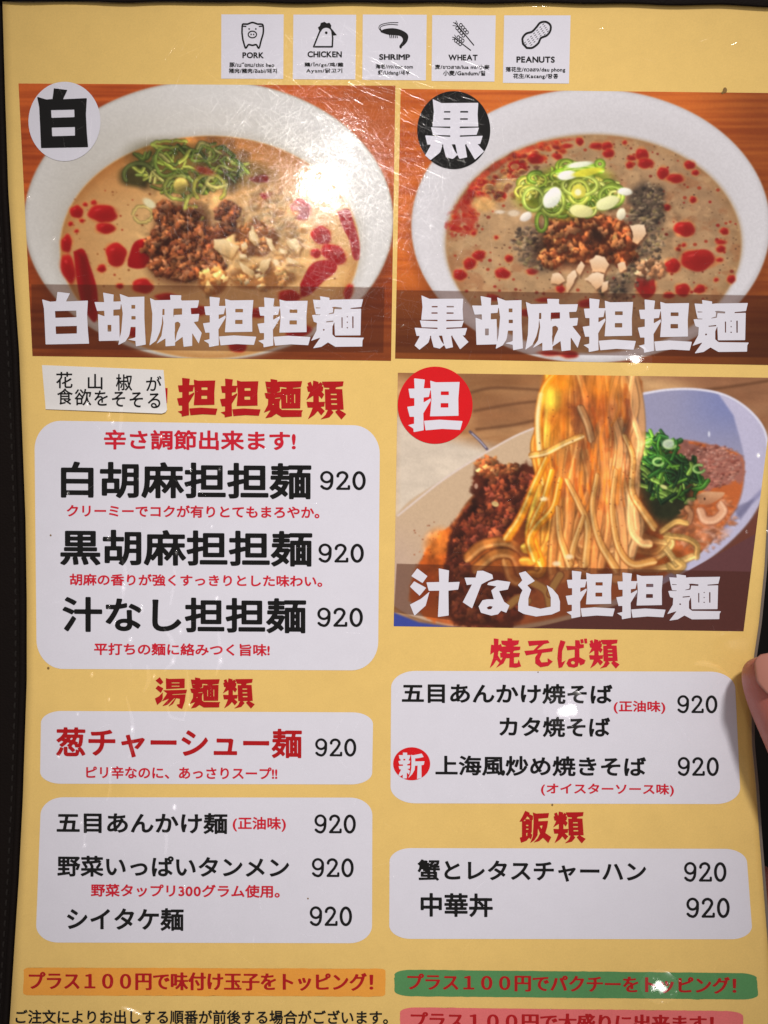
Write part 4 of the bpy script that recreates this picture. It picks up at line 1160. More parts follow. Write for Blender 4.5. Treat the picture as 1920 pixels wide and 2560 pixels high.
def tube(name, pts, r, mat, parent, seg=8, flat=1.0):
    pts = np.asarray(pts, float); n = len(pts); V = []; F = []
    for i in range(n):
        t = pts[min(i + 1, n - 1)] - pts[max(i - 1, 0)]; t /= np.linalg.norm(t)
        up = np.array([0, 0, 1.0]); s = np.cross(t, up); s /= np.linalg.norm(s); u = np.cross(s, t)
        for k in range(seg):
            a = 2 * math.pi * k / seg; V.append(pts[i] + r * (math.cos(a) * s + flat * math.sin(a) * u))
    for i in range(n - 1):
        for k in range(seg):
            F.append((i * seg + k, i * seg + (k + 1) % seg, (i + 1) * seg + (k + 1) % seg, (i + 1) * seg + k))
    F.append(tuple(range(seg))[::-1]); F.append(tuple((n - 1) * seg + k for k in range(seg)))
    return settle(new_obj(name, poly_mesh(name, V, F), mat), parent)


ys = np.linspace(-100, 2690, 90)
tube('cover_welt', P(EL(ys) - 13, ys, -.0012), .0011, leather, cover, 10)
SV, SF = [], []
for y in np.arange(-60, 2680, 26):
    a, b = P(EL(y) - 34, y, -.0021), P(EL(y + 15) - 34, y + 15, -.0021)
    c = (a + b) / 2 + (0, 0, .0003); w = np.array([.00022, 0, 0]); k = len(SV)
    SV += [a - w, a + w, c + w * 1.3, c - w * 1.3, b + w, b - w]
    SF += [(k, k + 1, k + 2, k + 3), (k + 3, k + 2, k + 4, k + 5)]
o = settle(new_obj('stitching', poly_mesh('stitching', SV, SF), thread), cover)

# ------------------------------------------------------------------ the menu page
page = bpy.data.objects.new('menu_page', None); col.objects.link(page); page.location = P(960, 1280)
thing(page, 'laminated yellow noodle menu page with three food photos and white price panels', 'menu')
bpy.context.view_layer.update()
yy = np.linspace(4, 2690, 190); uu = np.linspace(0, 1, 90)
X = EL(yy)[:, None] * (1 - uu) + ER(yy)[:, None] * uu
Y = np.repeat(yy[:, None], len(uu), 1)
sheet = new_obj('page_sheet', grid_mesh('page_sheet', P(X, Y)), YELLOW)
m = sheet.modifiers.new('thickness', 'SOLIDIFY'); m.thickness = .0005; m.offset = -1
settle(sheet, page)
# clear laminate margin that shows as a grey line along the right edge
LM = print_mat('laminate_margin', (104, 94, 86), .06)
uu2 = np.linspace(0, 1, 4); X2 = (ER(yy) - 3)[:, None] * (1 - uu2) + (ER(yy) + 4)[:, None] * uu2
o = settle(new_obj('laminate_edge', grid_mesh('laminate_edge', P(X2, np.repeat(yy[:, None], 4, 1), H1)), LM), page)


def part(fn, *a, under=None, **k):
    o = fn(*a, **k)
    return o


_late = []      # (object, parent) parented at the end, all meshes are built in world space


def put(o, parent):
    _late.append((o, parent)); return o


# food photographs
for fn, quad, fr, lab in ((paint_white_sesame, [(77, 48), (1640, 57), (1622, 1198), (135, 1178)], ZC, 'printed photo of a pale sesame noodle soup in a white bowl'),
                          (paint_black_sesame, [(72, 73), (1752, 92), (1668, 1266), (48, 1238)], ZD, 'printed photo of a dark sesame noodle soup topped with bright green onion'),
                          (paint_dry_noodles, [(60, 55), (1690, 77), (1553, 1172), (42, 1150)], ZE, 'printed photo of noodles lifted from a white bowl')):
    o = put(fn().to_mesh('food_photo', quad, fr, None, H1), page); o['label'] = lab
    # title lettering
    if fr is ZC:
        it = [('白', 175, 912, 370, 1130), ('胡', 392, 915, 605, 1138), ('麻', 620, 925, 837, 1140), ('担', 842, 932, 1063, 1141), ('担', 1068, 935, 1288, 1142), ('麺', 1290, 930, 1510, 1146)]
    elif fr is ZD:
        it = [('黒', 132, 965, 365, 1200), ('胡', 380, 968, 600, 1202), ('麻', 610, 980, 850, 1206), ('担', 858, 978, 1088, 1210), ('担', 1096, 983, 1330, 1213), ('麺', 1332, 985, 1576, 1216)]
    else:
        it = [('汁', 112, 900, 327, 1110), ('な', 340, 910, 546, 1104), ('し', 578, 912, 760, 1108), ('担', 785, 910, 997, 1116), ('担', 1003, 918, 1216, 1120), ('麺', 1223, 925, 1456, 1126)]
    put(heavy('photo_title', None, [(c, fr, *b) for c, *b in it], PAPER, H2), o)

# round badges
def badge(cx, cy, rx, ry, dm, ch, box, cm):
    d = put(disc('round_badge', cx, cy, rx, ry, dm, None, H3), page)
    put(heavy('badge_character', None, [(ch, box[0], *box[1:])], cm, H4), d); return d


b4 = (70, 200, 190 / 1659); b2 = (1040, 220, 200 / 1659); b3 = (990, 920, 200 / 1659); b8 = (970, 1860, 130 / 1659)
badge(70 + 800 * b4[2], 200 + 908 * b4[2], 785 * b4[2], 866 * b4[2], PAPER, '白', (b4, 205, 185, 1318, 1490), INK)['label'] = 'white round badge'
badge(1040 + 782 * b2[2], 220 + 876 * b2[2], 758 * b2[2], 808 * b2[2], INK, '黒', (b2, 190, 235, 1410, 1500), PAPER)['label'] = 'black round badge'
badge(990 + 812 * b3[2], 920 + 772 * b3[2], 775 * b3[2], 800 * b3[2], BADGERED, '担', (b3, 232, 215, 1380, 1330), PAPER)['label'] = 'red round badge'

# section headings
h1 = (440, 930, 440 / 1659); h2 = (380, 1680, 270 / 1659); h3 = (1210, 1580, 360 / 1659); h4 = (1290, 2010, 190 / 1659)
o = put(heavy('section_heading', None, [('担', h1, 10, 55, 392, 420), ('担', h1, 415, 62, 798, 428), ('麺', h1, 828, 65, 1197, 435), ('類', h1, 1228, 80, 1605, 447)], REDINK, H2), page)
put(heavy('section_heading', None, [('湯', h2, 45, 78, 540, 568), ('麺', h2, 580, 82, 1050, 558), ('類', h2, 1088, 95, 1580, 560)], REDINK, H2), page)
put(heavy('section_heading', None, [('焼', h3, 65, 70, 428, 415), ('そ', h3, 465, 93, 798, 405), ('ば', h3, 845, 75, 1190, 415), ('類', h3, 1208, 80, 1562, 420)], PINKRED, H2), page)
put(heavy('section_heading', None, [('飯', h4, 72, 145, 770, 850), ('類', h4, 810, 160, 1520, 858)], REDINK, H2), page)

# price panels
def panel(quad, rx, ry): return put(rounded_sheet('price_panel', quad, rx, ry, PAPER, None, H1), page)


p1 = panel([(86, 1051), (950, 1064), (945, 1676), (92, 1672)], 66, 72)
p2 = panel([(103, 1777), (933, 1781), (930, 1961), (100, 1959)], 52, 30)
p3 = panel([(103, 1993), (931, 1994), (930, 2358), (89, 2356)], 56, 44)
p4 = panel([(978, 1677), (1836, 1679), (1852, 2010), (976, 2008)], 62, 42)
p5 = panel([(974, 2120), (1865, 2122), (1882, 2348), (973, 2347)], 54, 34)


def item(p, s, fr, box, m=INK): put(text_line('item_name', None, s, fr, box, 'item', m, H2), p)
def note(p, s, fr, box, slope=.007): put(text_line('description', None, s, fr, box, 'small', PINKRED, H2, slope), p)
def price(p, fr, box): put(text_line('price', None, '920', fr, box, 'price', INK, H2, .004), p)


note(p1, '辛さ調節出来ます!', ZF, (440, 328, 1252, 418))
item(p1, '白胡麻担担麺', ZF, (258, 463, 1318, 624)); price(p1, ZF, (1355, 503, 1548, 585))
note(p1, 'クリーミーでコクが有りとてもまろやか。', ZF, (283, 645, 1352, 705))
item(p1, '黒胡麻担担麺', ZG, (255, 73, 1322, 232)); price(p1, ZG, (1348, 133, 1540, 215))
note(p1, '胡麻の香りが強くすっきりとした味わい。', ZG, (295, 260, 1364, 318))
item(p1, '汁なし担担麺', ZG, (265, 358, 1296, 514)); price(p1, ZG, (1343, 404, 1536, 487))
note(p1, '平打ちの麺に絡みつく旨味!', ZG, (398, 553, 1142, 610))
item(p2, '葱チャーシュー麺', ZH, (238, 267, 1278, 400), REDINK); price(p2, ZH, (1334, 314, 1508, 392))
note(p2, 'ピリ辛なのに、あっさりスープ!!', ZH, (365, 431, 1174, 490))
item(p3, '五目あんかけ麺', ZI, (240, 84, 963, 178)); note(p3, '(正油味)', ZI, (985, 104, 1210, 168)); price(p3, ZI, (1331, 94, 1506, 176))
item(p3, '野菜いっぱいタンメン', ZI, (243, 268, 1224, 364)); price(p3, ZI, (1320, 279, 1497, 361))
note(p3, '野菜タップリ300グラム使用。', ZI, (385, 388, 1184, 448))
item(p3, 'シイタケ麺', ZI, (284, 488, 778, 588)); price(p3, ZI, (1311, 483, 1490, 568))
item(p4, '五目あんかけ焼そば', ZJ, (77, 254, 987, 347)); note(p4, '(正油味)', ZJ, (992, 330, 1215, 388)); price(p4, ZJ, (1267, 307, 1440, 386))
item(p4, 'カタ焼そば', ZJ, (499, 399, 977, 490))
nb = put(disc('round_badge', 970 + 755 * b8[2], 1860 + 628 * b8[2], 590 * b8[2], 527 * b8[2], BADGERED, None, H2), p4)
put(heavy('badge_character', None, [('新', b8, 330, 270, 1165, 1110)], PAPER, H3), p4)
item(p4, '上海風炒め焼きそば', ZJ, (222, 567, 1132, 660)); price(p4, ZJ, (1269, 574, 1446, 657))
note(p4, '(オイスターソース味)', ZJ, (678, 686, 1252, 745))
item(p5, '蟹とレタスチャーハン', ZK, (145, 256, 1132, 355)); price(p5, ZK, (1296, 267, 1479, 354))
item(p5, '中華丼', ZK, (158, 401, 470, 506)); price(p5, ZK, (1306, 421, 1493, 510))

# topping strips and the small print at the foot
ORANGE = print_mat('orange_print', (220, 148, 58), .05); GREEN = print_mat('green_print', (76, 130, 80), .06); PINK = print_mat('pink_print', (206, 104, 104), .05)
s1 = put(rounded_sheet('topping_strip', [(60, 2419), (964, 2422), (963, 2491), (58, 2488)], 12, 7, ORANGE, None, H1, 60, 14, .5), page)
s2 = put(rounded_sheet('topping_strip', [(986, 2424), (1891, 2433), (1896, 2499), (986, 2490)], 42, 13, GREEN, None, H1, 60, 14, .4), page)
s3 = put(rounded_sheet('topping_strip', [(1000, 2518), (1857, 2528), (1860, 2600), (1000, 2590)], 40, 13, PINK, None, H1, 60, 14, .4), page)
put(text_line('strip_lettering', None, 'プラス１００円で味付け玉子をトッピング！', ZI, (122, 760, 1580, 842), 'min', REDINK, H2, .004), s1)
put(text_line('strip_lettering', None, 'プラス１００円でパクチーをトッピング！', ZK, (100, 748, 1522, 838), 'min', REDINK, H2, .012), s2)
put(text_line('strip_lettering', None, 'プラス１００円で大盛りに出来ます！', ZK, (115, 914, 1425, 1004), 'min', REDINK, H2, .012), s3)
put(text_line('small_print', None, 'ご注文によりお出しする順番が前後する場合がございます。', ZI, (66, 920, 1642, 984), 'foot', INK, H2, .002), page)

# ------------------------------------------------------------------ allergen cards along the top
z5 = (540, 30, 360 / 1659); z6 = (900, 30, 530 / 1659)
mn = lambda *a: np.minimum.reduce(a)


def pig(X, Y):
    body = spline([(300, 240), (305, 150), (330, 140), (365, 140), (420, 122), (480, 140), (515, 140), (542, 155), (545, 240), (520, 330), (500, 410), (485, 412), (465, 378), (420, 385), (375, 378), (350, 412), (335, 405), (310, 320)], 5)
    body = np.concatenate([body, body[:1]])
    return mn(line_sd(X, Y, body, 9.5), line_sd(X, Y, [(318, 165), (345, 168)], 7), line_sd(X, Y, [(500, 168), (528, 165)], 7),
              line_sd(X, Y, _arc(420, 260, 48, 38, 0, 360, 30), 6.5), line_sd(X, Y, [(405, 258), (405, 262)], 8), line_sd(X, Y, [(435, 258), (435, 262)], 8),
              line_sd(X, Y, [(382, 196), (383, 197)], 9), line_sd(X, Y, [(459, 196), (460, 197)], 9))


def hen(X, Y):
    return mn(line_sd(X, Y, np.concatenate([[(1125, 402), (1200, 215)], _arc(1270, 235, 68, 62, 195, 350, 14), [(1345, 300), (1340, 402), (1125, 402)]]), 9),
              line_sd(X, Y, [(1270, 240), (1271, 241)], 15), seg_sd(X, Y, [np.array([(1340, 205), (1390, 268), (1345, 272)], float)]) - 2,
              seg_sd(X, Y, [np.array([(1190, 210), (1178, 180), (1200, 165), (1210, 130), (1250, 118), (1275, 135), (1305, 128), (1325, 155), (1322, 185), (1270, 172), (1220, 185)], float)]) - 3)


def prawn(X, Y):
    b = spline([(160, 152), (190, 135), (260, 128), (330, 145), (375, 180), (372, 225), (345, 260), (320, 275), (312, 262), (335, 225), (325, 195), (285, 182), (220, 178), (165, 160)], 5)
    return mn(seg_sd(X, Y, [b]), line_sd(X, Y, [(318, 268), (318, 276)], 10), line_sd(X, Y, spline([(165, 152), (148, 125), (165, 100), (230, 85), (298, 84)]), 2.6), line_sd(X, Y, spline([(170, 150), (158, 125), (180, 108), (240, 98), (296, 102)]), 2.6),
              *[line_sd(X, Y, [(232 + 14 * i, 180), (236 + 14 * i, 203)], 3.2) for i in range(5)])


def wheat(X, Y):
    out = [line_sd(X, Y, [(745, 85), (890, 260)], 4), line_sd(X, Y, [(735, 200), (865, 300)], 4)]
    for (x, y), d, n in (((775, 115), (16, 19), 4), ((760, 212), (17, 13), 3)):
        for i in range(n):
            for sgn in (-1, 1):
                cx, cy = x + d[0] * i + sgn * d[1] * .75, y + d[1] * i - sgn * d[0] * .75
                out.append(line_sd(X, Y, _arc(cx, cy, 11, 13, 0, 360, 16), 3))
    for x, y, dx, dy in ((760, 100, -30, -18), (765, 95, -14, -26), (752, 110, -26, -4), (748, 205, -26, -8), (752, 200, -12, -20), (745, 212, -22, 4)):
        out.append(line_sd(X, Y, [(x, y), (x + dx, y + dy)], 2.2))
    return mn(*out)


def peanut(X, Y):
    o = spline([(1275, 250), (1272, 205), (1300, 170), (1345, 155), (1380, 120), (1410, 85), (1455, 78), (1490, 105), (1488, 150), (1460, 185), (1415, 205), (1395, 245), (1350, 280), (1305, 282)], 5)
    out = [line_sd(X, Y, np.concatenate([o, o[:1]]), 8)]
    rr = random.Random(2)
    for i in range(5):
        for j in range(8):
            x, y = 1300 + j * 24 + i * 9 - 10, 262 - j * 24 + i * 14 - 22
            if seg_sd(np.array([[x]]), np.array([[y]], float), [o])[0, 0] < -14: out.append(line_sd(X, Y, [(x - 5, y + 4), (x + 5, y - 4)], 2.3))
    return mn(*out)


CARDS = [(z5, [(62, 28), (780, 28), (775, 772), (60, 768)], pig, (275, 95, 570, 435), 'PORK', (305, 465, 550, 535), ['豚/เนือหม/thit heo', '猪肉/豬肉/Babi/돼지'], [(155, 582, 672, 640), (148, 650, 702, 708)]),
         (z5, [(892, 30), (1615, 32), (1605, 778), (885, 775)], hen, (1100, 100, 1405, 425), 'CHICKEN', (1055, 453, 1450, 525), ['鶏/ไก/ga/鸡/雞', 'Ayam/닭고기'], [(1020, 582, 1468, 640), (1040, 650, 1455, 712)]),
         (z6, [(22, 20), (522, 22), (515, 535), (18, 530)], prawn, (130, 70, 395, 300), 'SHRIMP', (150, 330, 392, 376), ['海老/กง/con tom', '虾/Udang/새우'], [(122, 408, 414, 446), (140, 455, 390, 500)]),
         (z6, [(565, 25), (1062, 27), (1052, 545), (560, 540)], wheat, (705, 60, 905, 315), 'WHEAT', (692, 334, 920, 380), ['麦/ขาวสาล/lua mi/小麥', '小麦/Gandum/밀'], [(586, 412, 1014, 450), (650, 458, 980, 500)]),
         (z6, [(1128, 27), (1648, 27), (1635, 560), (1118, 555)], peanut, (1255, 65, 1510, 300), 'PEANUTS', (1224, 348, 1524, 398), ['落花生/ถวลสง/dau phong', '花生/Kacang/땅콩'], [(1140, 430, 1606, 476), (1198, 482, 1550, 528)])]
for fr, q, fn, ib, word, wb, lines, lb in CARDS:
    c = put(rounded_sheet('allergen_card', Z(fr, q), 0, 0, PAPER, None, H1, 14, 14), page)
    put(shape_mesh('icon', None, fr, ib, fn, INK, H2, 120), c)
    put(text_line('card_word', None, word, fr, wb, 'lat', INK, H2, .004), c)
    for s, b in zip(lines, lb): put(text_line('translation', None, s, fr, b, 'small', INK, H2, .004), c)

# ------------------------------------------------------------------ pasted paper note
zn = (100, 900, 340 / 1659)
U, V = np.meshgrid(np.linspace(0, 1, 24), np.linspace(0, 1, 12))
xy = Z(zn, bilin([(25, 62), (1508, 122), (1556, 655), (72, 600)], U, V))
xy[-1, -1] += (-4, -4)
lift = .00016 + .0003 * smooth01(.93, 1.0, V) * (.35 + .65 * U)
nt_ = new_obj('pasted_note', grid_mesh('pasted_note', P(xy[..., 0], xy[..., 1], lift)), NOTEP)
mm = nt_.modifiers.new('thickness', 'SOLIDIFY'); mm.thickness = .0001; mm.offset = -1
nt_.modifiers.new('crisp', 'EDGE_SPLIT').split_angle = .5
put(nt_, page)
ch = [('花', 200, 145, 400, 345), ('山', 585, 170, 765, 360), ('椒', 928, 172, 1128, 375), ('が', 1295, 195, 1485, 378), ('食', 212, 345, 402, 545), ('欲', 425, 352, 628, 555), ('を', 665, 372, 830, 558), ('そ', 880, 385, 1042, 570), ('そ', 1095, 392, 1258, 578), ('る', 1318, 405, 1470, 588)]
out = []
for c, x0, y0, x1, y1 in ch:
    g, _ = glyph(c, 'thin'); lo, hi = _ext(g)
    out += [Z(zn, np.stack([x0 + (l[:, 0] - lo[0]) / (hi[0] - lo[0]) * (x1 - x0), y0 + (hi[1] - l[:, 1]) / (hi[1] - lo[1]) * (y1 - y0)], -1)) for l in g]
put(fill_loops('note_lettering', out, INK, None, .00022), nt_)
put(fill_loops('covered_character', [Z(zn, np.array([(1490, 342), (1558, 342), (1552, 525), (1490, 520)], float))], REDINK, None, H2), page)

# ------------------------------------------------------------------ scratches, creases and added glint shapes on the laminate
gl = bpy.data.materials.new('laminate_gloss'); gl.use_nodes = True
nt = gl.node_tree; nt.nodes.clear()
om = nt.nodes.new('ShaderNodeOutputMaterial'); mx = nt.nodes.new('ShaderNodeAddShader'); tr = nt.nodes.new('ShaderNodeBsdfTransparent'); gs = nt.nodes.new('ShaderNodeBsdfGlossy')
gs.inputs['Roughness'].default_value = .12; gs.inputs['Color'].default_value = (.060, .060, .060, 1)
nt.links.new(tr.outputs[0], mx.inputs[0]); nt.links.new(gs.outputs[0], mx.inputs[1]); nt.links.new(mx.outputs[0], om.inputs['Surface'])
gl2 = gl.copy(); gl2.name = 'laminate_crease'; gl2.node_tree.nodes['Glossy BSDF'].inputs['Color'].default_value = (.09, .09, .09, 1)  # gloss shared by the creases and the added glint shapes


def ridges(name, lines, mat, parent, h0):
    """each line: (points in photo px, half width px, side slope); a soft ridge of two flanks"""
    VV, FF, NN = [], [], []
    for p, w, sl in lines:
        p = np.asarray(p, float); n = len(p)
        t = np.gradient(p, axis=0); t /= np.linalg.norm(t, axis=1, keepdims=True) + 1e-9
        s = np.stack([-t[:, 1], t[:, 0]], -1); k = len(VV)
        wd = w * np.sin(np.linspace(.15, math.pi - .15, n)) ** .6
        mmpx = .000108
        N = normal(p[:, 0], p[:, 1])
        for q in (-1, 0, 1):
            e = p + s * (q * wd)[:, None]
            hh = h0 + (wd * mmpx * sl * .5 if q == 0 else np.zeros(n))
            VV.extend(P(e[:, 0], e[:, 1], hh))
            sd = np.stack([s[:, 0], -s[:, 1], np.zeros(n)], -1) * (q * sl)
            nn = N + sd; NN.extend(nn / np.linalg.norm(nn, axis=1, keepdims=True))
        for q in range(2):
            for i in range(n - 1):
                a = k + q * n + i; FF.append((a, a + 1, a + n + 1, a + n))
    me = poly_mesh(name, VV, FF)
    if me.polygons and sum(f.normal.z for f in me.polygons) < 0: me.flip_normals()
    me.normals_split_custom_set_from_vertices([tuple(v) for v in NN])
    o = new_obj(name, me, mat); put(o, parent); o['kind'] = 'stuff'; return o


L = []
for i in range(8500):
    r = rng.random()
    if r < .95: cx, cy = rng.gauss(800, 165), rng.gauss(460, 145)
    else: cx, cy = rng.uniform(80, 1850), rng.uniform(60, 2520)
    if not (60 < cx < 1850 and 40 < cy < 2540): continue
    a = rng.uniform(0, math.pi); ln = rng.choice([16, 24, 36, 50, 80]) * rng.uniform(.6, 1.3); bend = rng.uniform(-.12, .12)
    q = np.linspace(-.5, .5, 6)
    x = cx + ln * q * math.cos(a) - bend * ln * (q * q) * math.sin(a); y = cy + ln * q * math.sin(a) + bend * ln * (q * q) * math.cos(a)
    L.append((np.stack([x, y], -1), rng.choice([.35, .5, .7, 1.0]), rng.uniform(.08, .28)))
ridges('laminate_scratches', L, gl, page, .0003)

L = []
for p in ([(300, 985), (304, 1040), (297, 1100)], [(306, 1395), (315, 1440), (306, 1500)], [(430, 1395), (437, 1440), (428, 1500), (424, 1515)], [(410, 1570), (432, 1605), (436, 1645), (410, 1680)], [(316, 1740), (332, 1810), (328, 1880), (322, 1895)],
          [(418, 1750), (426, 1790), (462, 1800)], [(368, 1662), (372, 1700), (360, 1730)], [(468, 1672), (471, 1740), (459, 1800)], [(274, 1930), (276, 1970), (268, 2000)], [(410, 2060), (417, 2100), (413, 2140)], [(205, 2040), (213, 2080), (208, 2120)],
          [(545, 1575), (551, 1640), (540, 1690)], [(672, 1560), (667, 1590)], [(1800, 1665), (1765, 1655), (1738, 1655)], [(1823, 1690), (1800, 1672), (1770, 1662), (1735, 1660)]):
    L.append((spline(p, 8), rng.uniform(3.0, 5.5), rng.uniform(.10, .2)))
ridges('laminate_creases', L, gl2, page, .00031)

SP = [Z(ZF, q) for q in [(478, 298), (683, 360), (290, 598), (588, 538), (808, 500), (930, 497), (462, 270), (372, 220)]] + \
     [Z(ZG, q) for q in [(460, 110), (748, 172), (897, 62), (522, 320), (918, 365), (765, 505), (553, 540), (733, 632), (935, 630), (462, 408), (600, 410), (485, 470)]] + \
     [Z(ZH, q) for q in [(390, 45), (653, 52), (802, 172), (330, 212), (560, 275), (250, 390), (470, 455), (738, 605), (462, 150)]] + \
     [Z(ZI, q) for q in [(740, 65), (360, 225), (345, 130), (780, 410)]] + [Z(ZC, q) for q in [(225, 695), (120, 520)]] + [Z(ZE, q) for q in [(1617, 412), (1565, 742), (1655, 740)]]  # sparkle spots; a small dome is added at each for its glint
VV, FF, NN = [], [], []
for q in SP:
    a0 = rng.uniform(3.5, 6.5); el = rng.uniform(1.0, 2.0); k = len(VV); N0 = normal(q[0], q[1])
    for ri in range(6):
        for j in range(16):
            r = ri / 5; t = j / 16 * 6.2832
            dx, dy = a0 * r * math.cos(t), a0 * el * r * math.sin(t)
            VV.append(P(q[0] + dx, q[1] + dy, .0003 + (1 - r * r) * a0 * .000108 * .2))
            n = N0 + .42 * r * np.array([math.cos(t), -math.sin(t) / el, 0]); NN.append(n / np.linalg.norm(n))
    for ri in range(5):
        for j in range(16):
            a = k + ri * 16 + j; b = k + ri * 16 + (j + 1) % 16; FF.append((a, b, b + 16, a + 16))
me = poly_mesh('laminate_glints', VV, FF)
if sum(f.normal.z for f in me.polygons) < 0: me.flip_normals()
me.normals_split_custom_set_from_vertices([tuple(v) for v in NN])
# added glint patches, normals aimed to throw one lamp at the lens
LA = np.array(bpy.data.objects['ceiling_spot'].location)


def glint_patch(px, py, rx, ry, rot, spread, jit=0):
    k = len(VV); p0 = P(px, py); a = LA - p0; a /= np.linalg.norm(a); c = np.array([0, 0, CAM_H]) - p0; c /= np.linalg.norm(c)
    hN = a + c; hN /= np.linalg.norm(hN); ca, sa = math.cos(rot), math.sin(rot)
    for ri in range(5):
        for j in range(14):
            r = ri / 4; t = j / 14 * 6.2832; u, v = rx * r * math.cos(t), ry * r * math.sin(t)
            dx, dy = u * ca - v * sa, u * sa + v * ca
            VV.append(P(px + dx, py + dy, .00032 + (1 - r * r) * .00003))
            n = hN + spread * r * np.array([math.cos(t) * ca - math.sin(t) * sa, -(math.cos(t) * sa + math.sin(t) * ca), 0]) + jit * nrng.normal(0, 1, 3); NN.append(n / np.linalg.norm(n))
    for ri in range(4):
        for j in range(14):
            a_ = k + ri * 14 + j; b_ = k + ri * 14 + (j + 1) % 14; FF.append((a_, b_, b_ + 14, a_ + 14))


for q in SP: glint_patch(q[0], q[1], rng.uniform(2.2, 4), rng.uniform(3, 7), rng.uniform(-.4, .4), rng.uniform(.05, .10))
HOT = ((1417, 1774, 1.0), (1648, 2466, .8), (1588, 899, .7))  # glare spots, put in as patches with aimed normals
for x, y, k in HOT:
    for _ in range(16): glint_patch(x + rng.gauss(0, 26 * k), y + rng.gauss(0, 18 * k), rng.uniform(2, 5), rng.uniform(2, 4), rng.uniform(0, 3), .10, .03)
glint_patch(326, 2523, 24, 5, .28, .05); glint_patch(345, 2532, 14, 4, .35, .05)  # a streak of glare added the same way
me = poly_mesh('laminate_glints', VV, FF)
if sum(f.normal.z for f in me.polygons) < 0: me.flip_normals()
me.normals_split_custom_set_from_vertices([tuple(v) for v in NN])
o = new_obj('laminate_glints', me, gl2); put(o, page); o['kind'] = 'stuff'
gl3 = gl.copy(); gl3.name = 'glare_gloss'; gl3.node_tree.nodes['Glossy BSDF'].inputs['Color'].default_value = (.055, .055, .055, 1); gl3.node_tree.nodes['Glossy BSDF'].inputs['Roughness'].default_value = .11  # gloss of the added patches that form the glare cores and halos
VV, FF, NN = [], [], []
for x, y, k in HOT:
    glint_patch(x, y, 62 * k, 54 * k, .3, .20)
    for _ in range(5): glint_patch(x + rng.gauss(0, 8 * k), y + rng.gauss(0, 6 * k), 16 * k, 13 * k, rng.uniform(0, 3), .025)
me = poly_mesh('laminate_glare', VV, FF)
if sum(f.normal.z for f in me.polygons) < 0: me.flip_normals()
me.normals_split_custom_set_from_vertices([tuple(v) for v in NN])
o = new_obj('laminate_glare', me, gl3); put(o, page); o['kind'] = 'stuff'

# stray specks and stains on the page
ST = print_mat('stain', (120, 92, 50), .1)
for x, y, a, b in [(1812, 226, 5, 7), (1806, 232, 3, 3), (960 + 727 * ZK[2], 2000 + 20 * ZK[2], 2.2, 3), (127, 1338, 2.2, 2.2), (121, 1670, 3, 3), (770, 2246, 2, 2), (1345, 1680, 1.5, 1.5)]:
    put(disc('stain', x, y, a, b, ST, None, H3), page)

inv = page.matrix_world.inverted()
for o, p in _late:
    o.parent = p
    if p is page: o.matrix_parent_inverse = inv
bpy.context.view_layer.update()

# ------------------------------------------------------------------ hand gripping the right edge
HV = []; HE = []; HR = []


def Q(px, py, h):
    d = depth(py) - h
    return np.array([(px - 960) / FPX * d, -(py - 1280) / FPX * d, CAM_H - d])


def hv(px, py, h, r, prev=None):
    HV.append(tuple(Q(px, py, h))); HR.append(r); i = len(HV) - 1
    if prev is not None: HE.append((prev, i))
    return i


pm = hv(2440, 2560, -.008, .026)
wr = hv(2620, 2740, -.012, .024, pm)
arm = hv(2850, 2745, -.030, .030, wr)
pc_ = hv(2310, 2480, -.014, .022, pm)
# thumb above the page
t0 = hv(2280, 2320, .006, .0165, pm)
t1 = hv(2118, 2060, .0140, .0135, t0)
t2 = hv(2022, 1850, .0150, .0120, t1)
t3 = hv(1976, 1752, .0132, .0120, t2)
t4 = hv(1947, 1685, .0112, .0114, t3)
t5 = hv(1945, 1632, .0100, .0098, t4)
# fingers behind the cover
for (kx, ky), (mx_, my_), (tx, ty), r in (((2200, 2330), (2010, 2290), (1750, 2140), .0082), ((2220, 2440), (2000, 2420), (1700, 2290), .0085), ((2250, 2550), (2030, 2540), (1740, 2430), .0080), ((2290, 2650), (2080, 2650), (1840, 2560), .0070)):
    k = hv(kx, ky, -.024, r * 1.25, pc_)
    a = hv(mx_, my_, -.027, r, k)
    b = hv((mx_ + tx) / 2, (my_ + ty) / 2, -.0200, r * .95, a)
    c = hv(tx, ty, -.0165, r * .82, b)
me = bpy.data.meshes.new('person')
me.from_pydata(HV, HE, [])
skin_o = bpy.data.objects.new('person', me); col.objects.link(skin_o)
skin_o.modifiers.new('skin', 'SKIN')
for i, r in enumerate(HR):
    me.skin_vertices[0].data[i].radius = (r, r)
    me.skin_vertices[0].data[i].use_root = (i == 0)
sb = skin_o.modifiers.new('smooth', 'SUBSURF'); sb.levels = 3; sb.render_levels = 3
dg = bpy.context.evaluated_depsgraph_get(); dg.update()
me2 = bpy.data.meshes.new_from_object(skin_o.evaluated_get(dg), depsgraph=dg)
bpy.data.objects.remove(skin_o)
me2.name = 'person'
skin = bpy.data.materials.new('skin'); skin.use_nodes = True
nt = skin.node_tree; b = nt.nodes['Principled BSDF']
tc = nt.nodes.new('ShaderNodeTexCoord'); n = nt.nodes.new('ShaderNodeTexNoise'); n.inputs['Scale'].default_value = 130; n.inputs['Detail'].default_value = 5
rp = nt.nodes.new('ShaderNodeMix'); rp.data_type = 'RGBA'; rp.inputs[6].default_value = (.40, .10, .08, 1); rp.inputs[7].default_value = (.54, .19, .15, 1)
nt.links.new(tc.outputs['Object'], n.inputs['Vector']); nt.links.new(n.outputs['Fac'], rp.inputs[0]); nt.links.new(rp.outputs[2], b.inputs['Base Color'])
b.inputs['Roughness'].default_value = .42
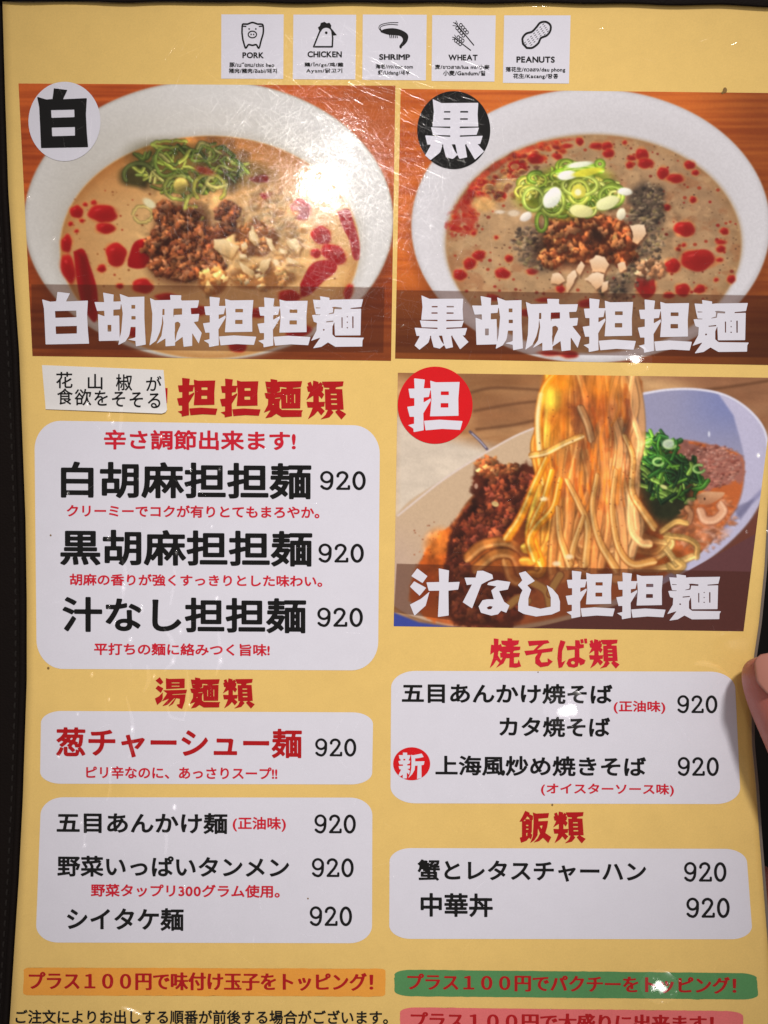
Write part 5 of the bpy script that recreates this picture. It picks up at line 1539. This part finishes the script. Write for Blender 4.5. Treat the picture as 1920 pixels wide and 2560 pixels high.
b.inputs['Subsurface Weight'].default_value = .3; b.inputs['Subsurface Radius'].default_value = (1, .3, .15); b.inputs['Subsurface Scale'].default_value = .003
n2 = nt.nodes.new('ShaderNodeTexVoronoi'); n2.inputs['Scale'].default_value = 1600
bp = nt.nodes.new('ShaderNodeBump'); bp.inputs['Strength'].default_value = .35; bp.inputs['Distance'].default_value = .00015
nt.links.new(tc.outputs['Object'], n2.inputs['Vector']); nt.links.new(n2.outputs['Distance'], bp.inputs['Height']); nt.links.new(bp.outputs['Normal'], b.inputs['Normal'])
me2.polygons.foreach_set('use_smooth', np.ones(len(me2.polygons), bool))
person = new_obj('person', me2, None); me2.materials.clear(); me2.materials.append(skin)
thing(person, 'hand reaching in from the right with its thumb pressing the menu edge', 'person')
# thumb nail: a curved plate on the upper side of the thumb tip
ax = np.array(Q(1945, 1632, .0100)) - np.array(Q(1976, 1752, .0132)); ax /= np.linalg.norm(ax)
up = np.array([-.12, .05, .98]); up -= ax * np.dot(up, ax); up /= np.linalg.norm(up); sd = np.cross(ax, up)
c0 = Q(1942, 1712, .0122)
VV, FF = [], []
nu, nv = 15, 17
for j in range(nv):
    for i in range(nu):
        u = -1 + 2 * i / (nu - 1); v = j / (nv - 1)
        wdt = (1 - .30 * max(0, .35 - v) / .35) * (1 if v < .8 else math.sqrt(max(0, 1 - ((v - .8) / .2) ** 2 * .55)))
        th = u * .66 * wdt; rr = .0114 - .0024 * v * v
        VV.append(c0 + ax * (-.002 + .0105 * v) + (up * math.cos(th) + sd * math.sin(th)) * rr)
for j in range(nv - 1):
    for i in range(nu - 1):
        a = j * nu + i; FF.append((a, a + 1, a + nu + 1, a + nu))
nm = bpy.data.materials.new('nail'); nm.use_nodes = True; b = nm.node_tree.nodes['Principled BSDF']
b.inputs['Base Color'].default_value = (.46, .20, .155, 1); b.inputs['Roughness'].default_value = .28
nail = new_obj('thumb_nail', poly_mesh('thumb_nail', VV, FF), nm)
s = nail.modifiers.new('thickness', 'SOLIDIFY'); s.thickness = .0006; s.offset = -1
nail.parent = person

# tidy the helper used to read letter shapes
if _font_ob is not None:
    d = _font_ob.data; bpy.data.objects.remove(_font_ob); bpy.data.curves.remove(d)
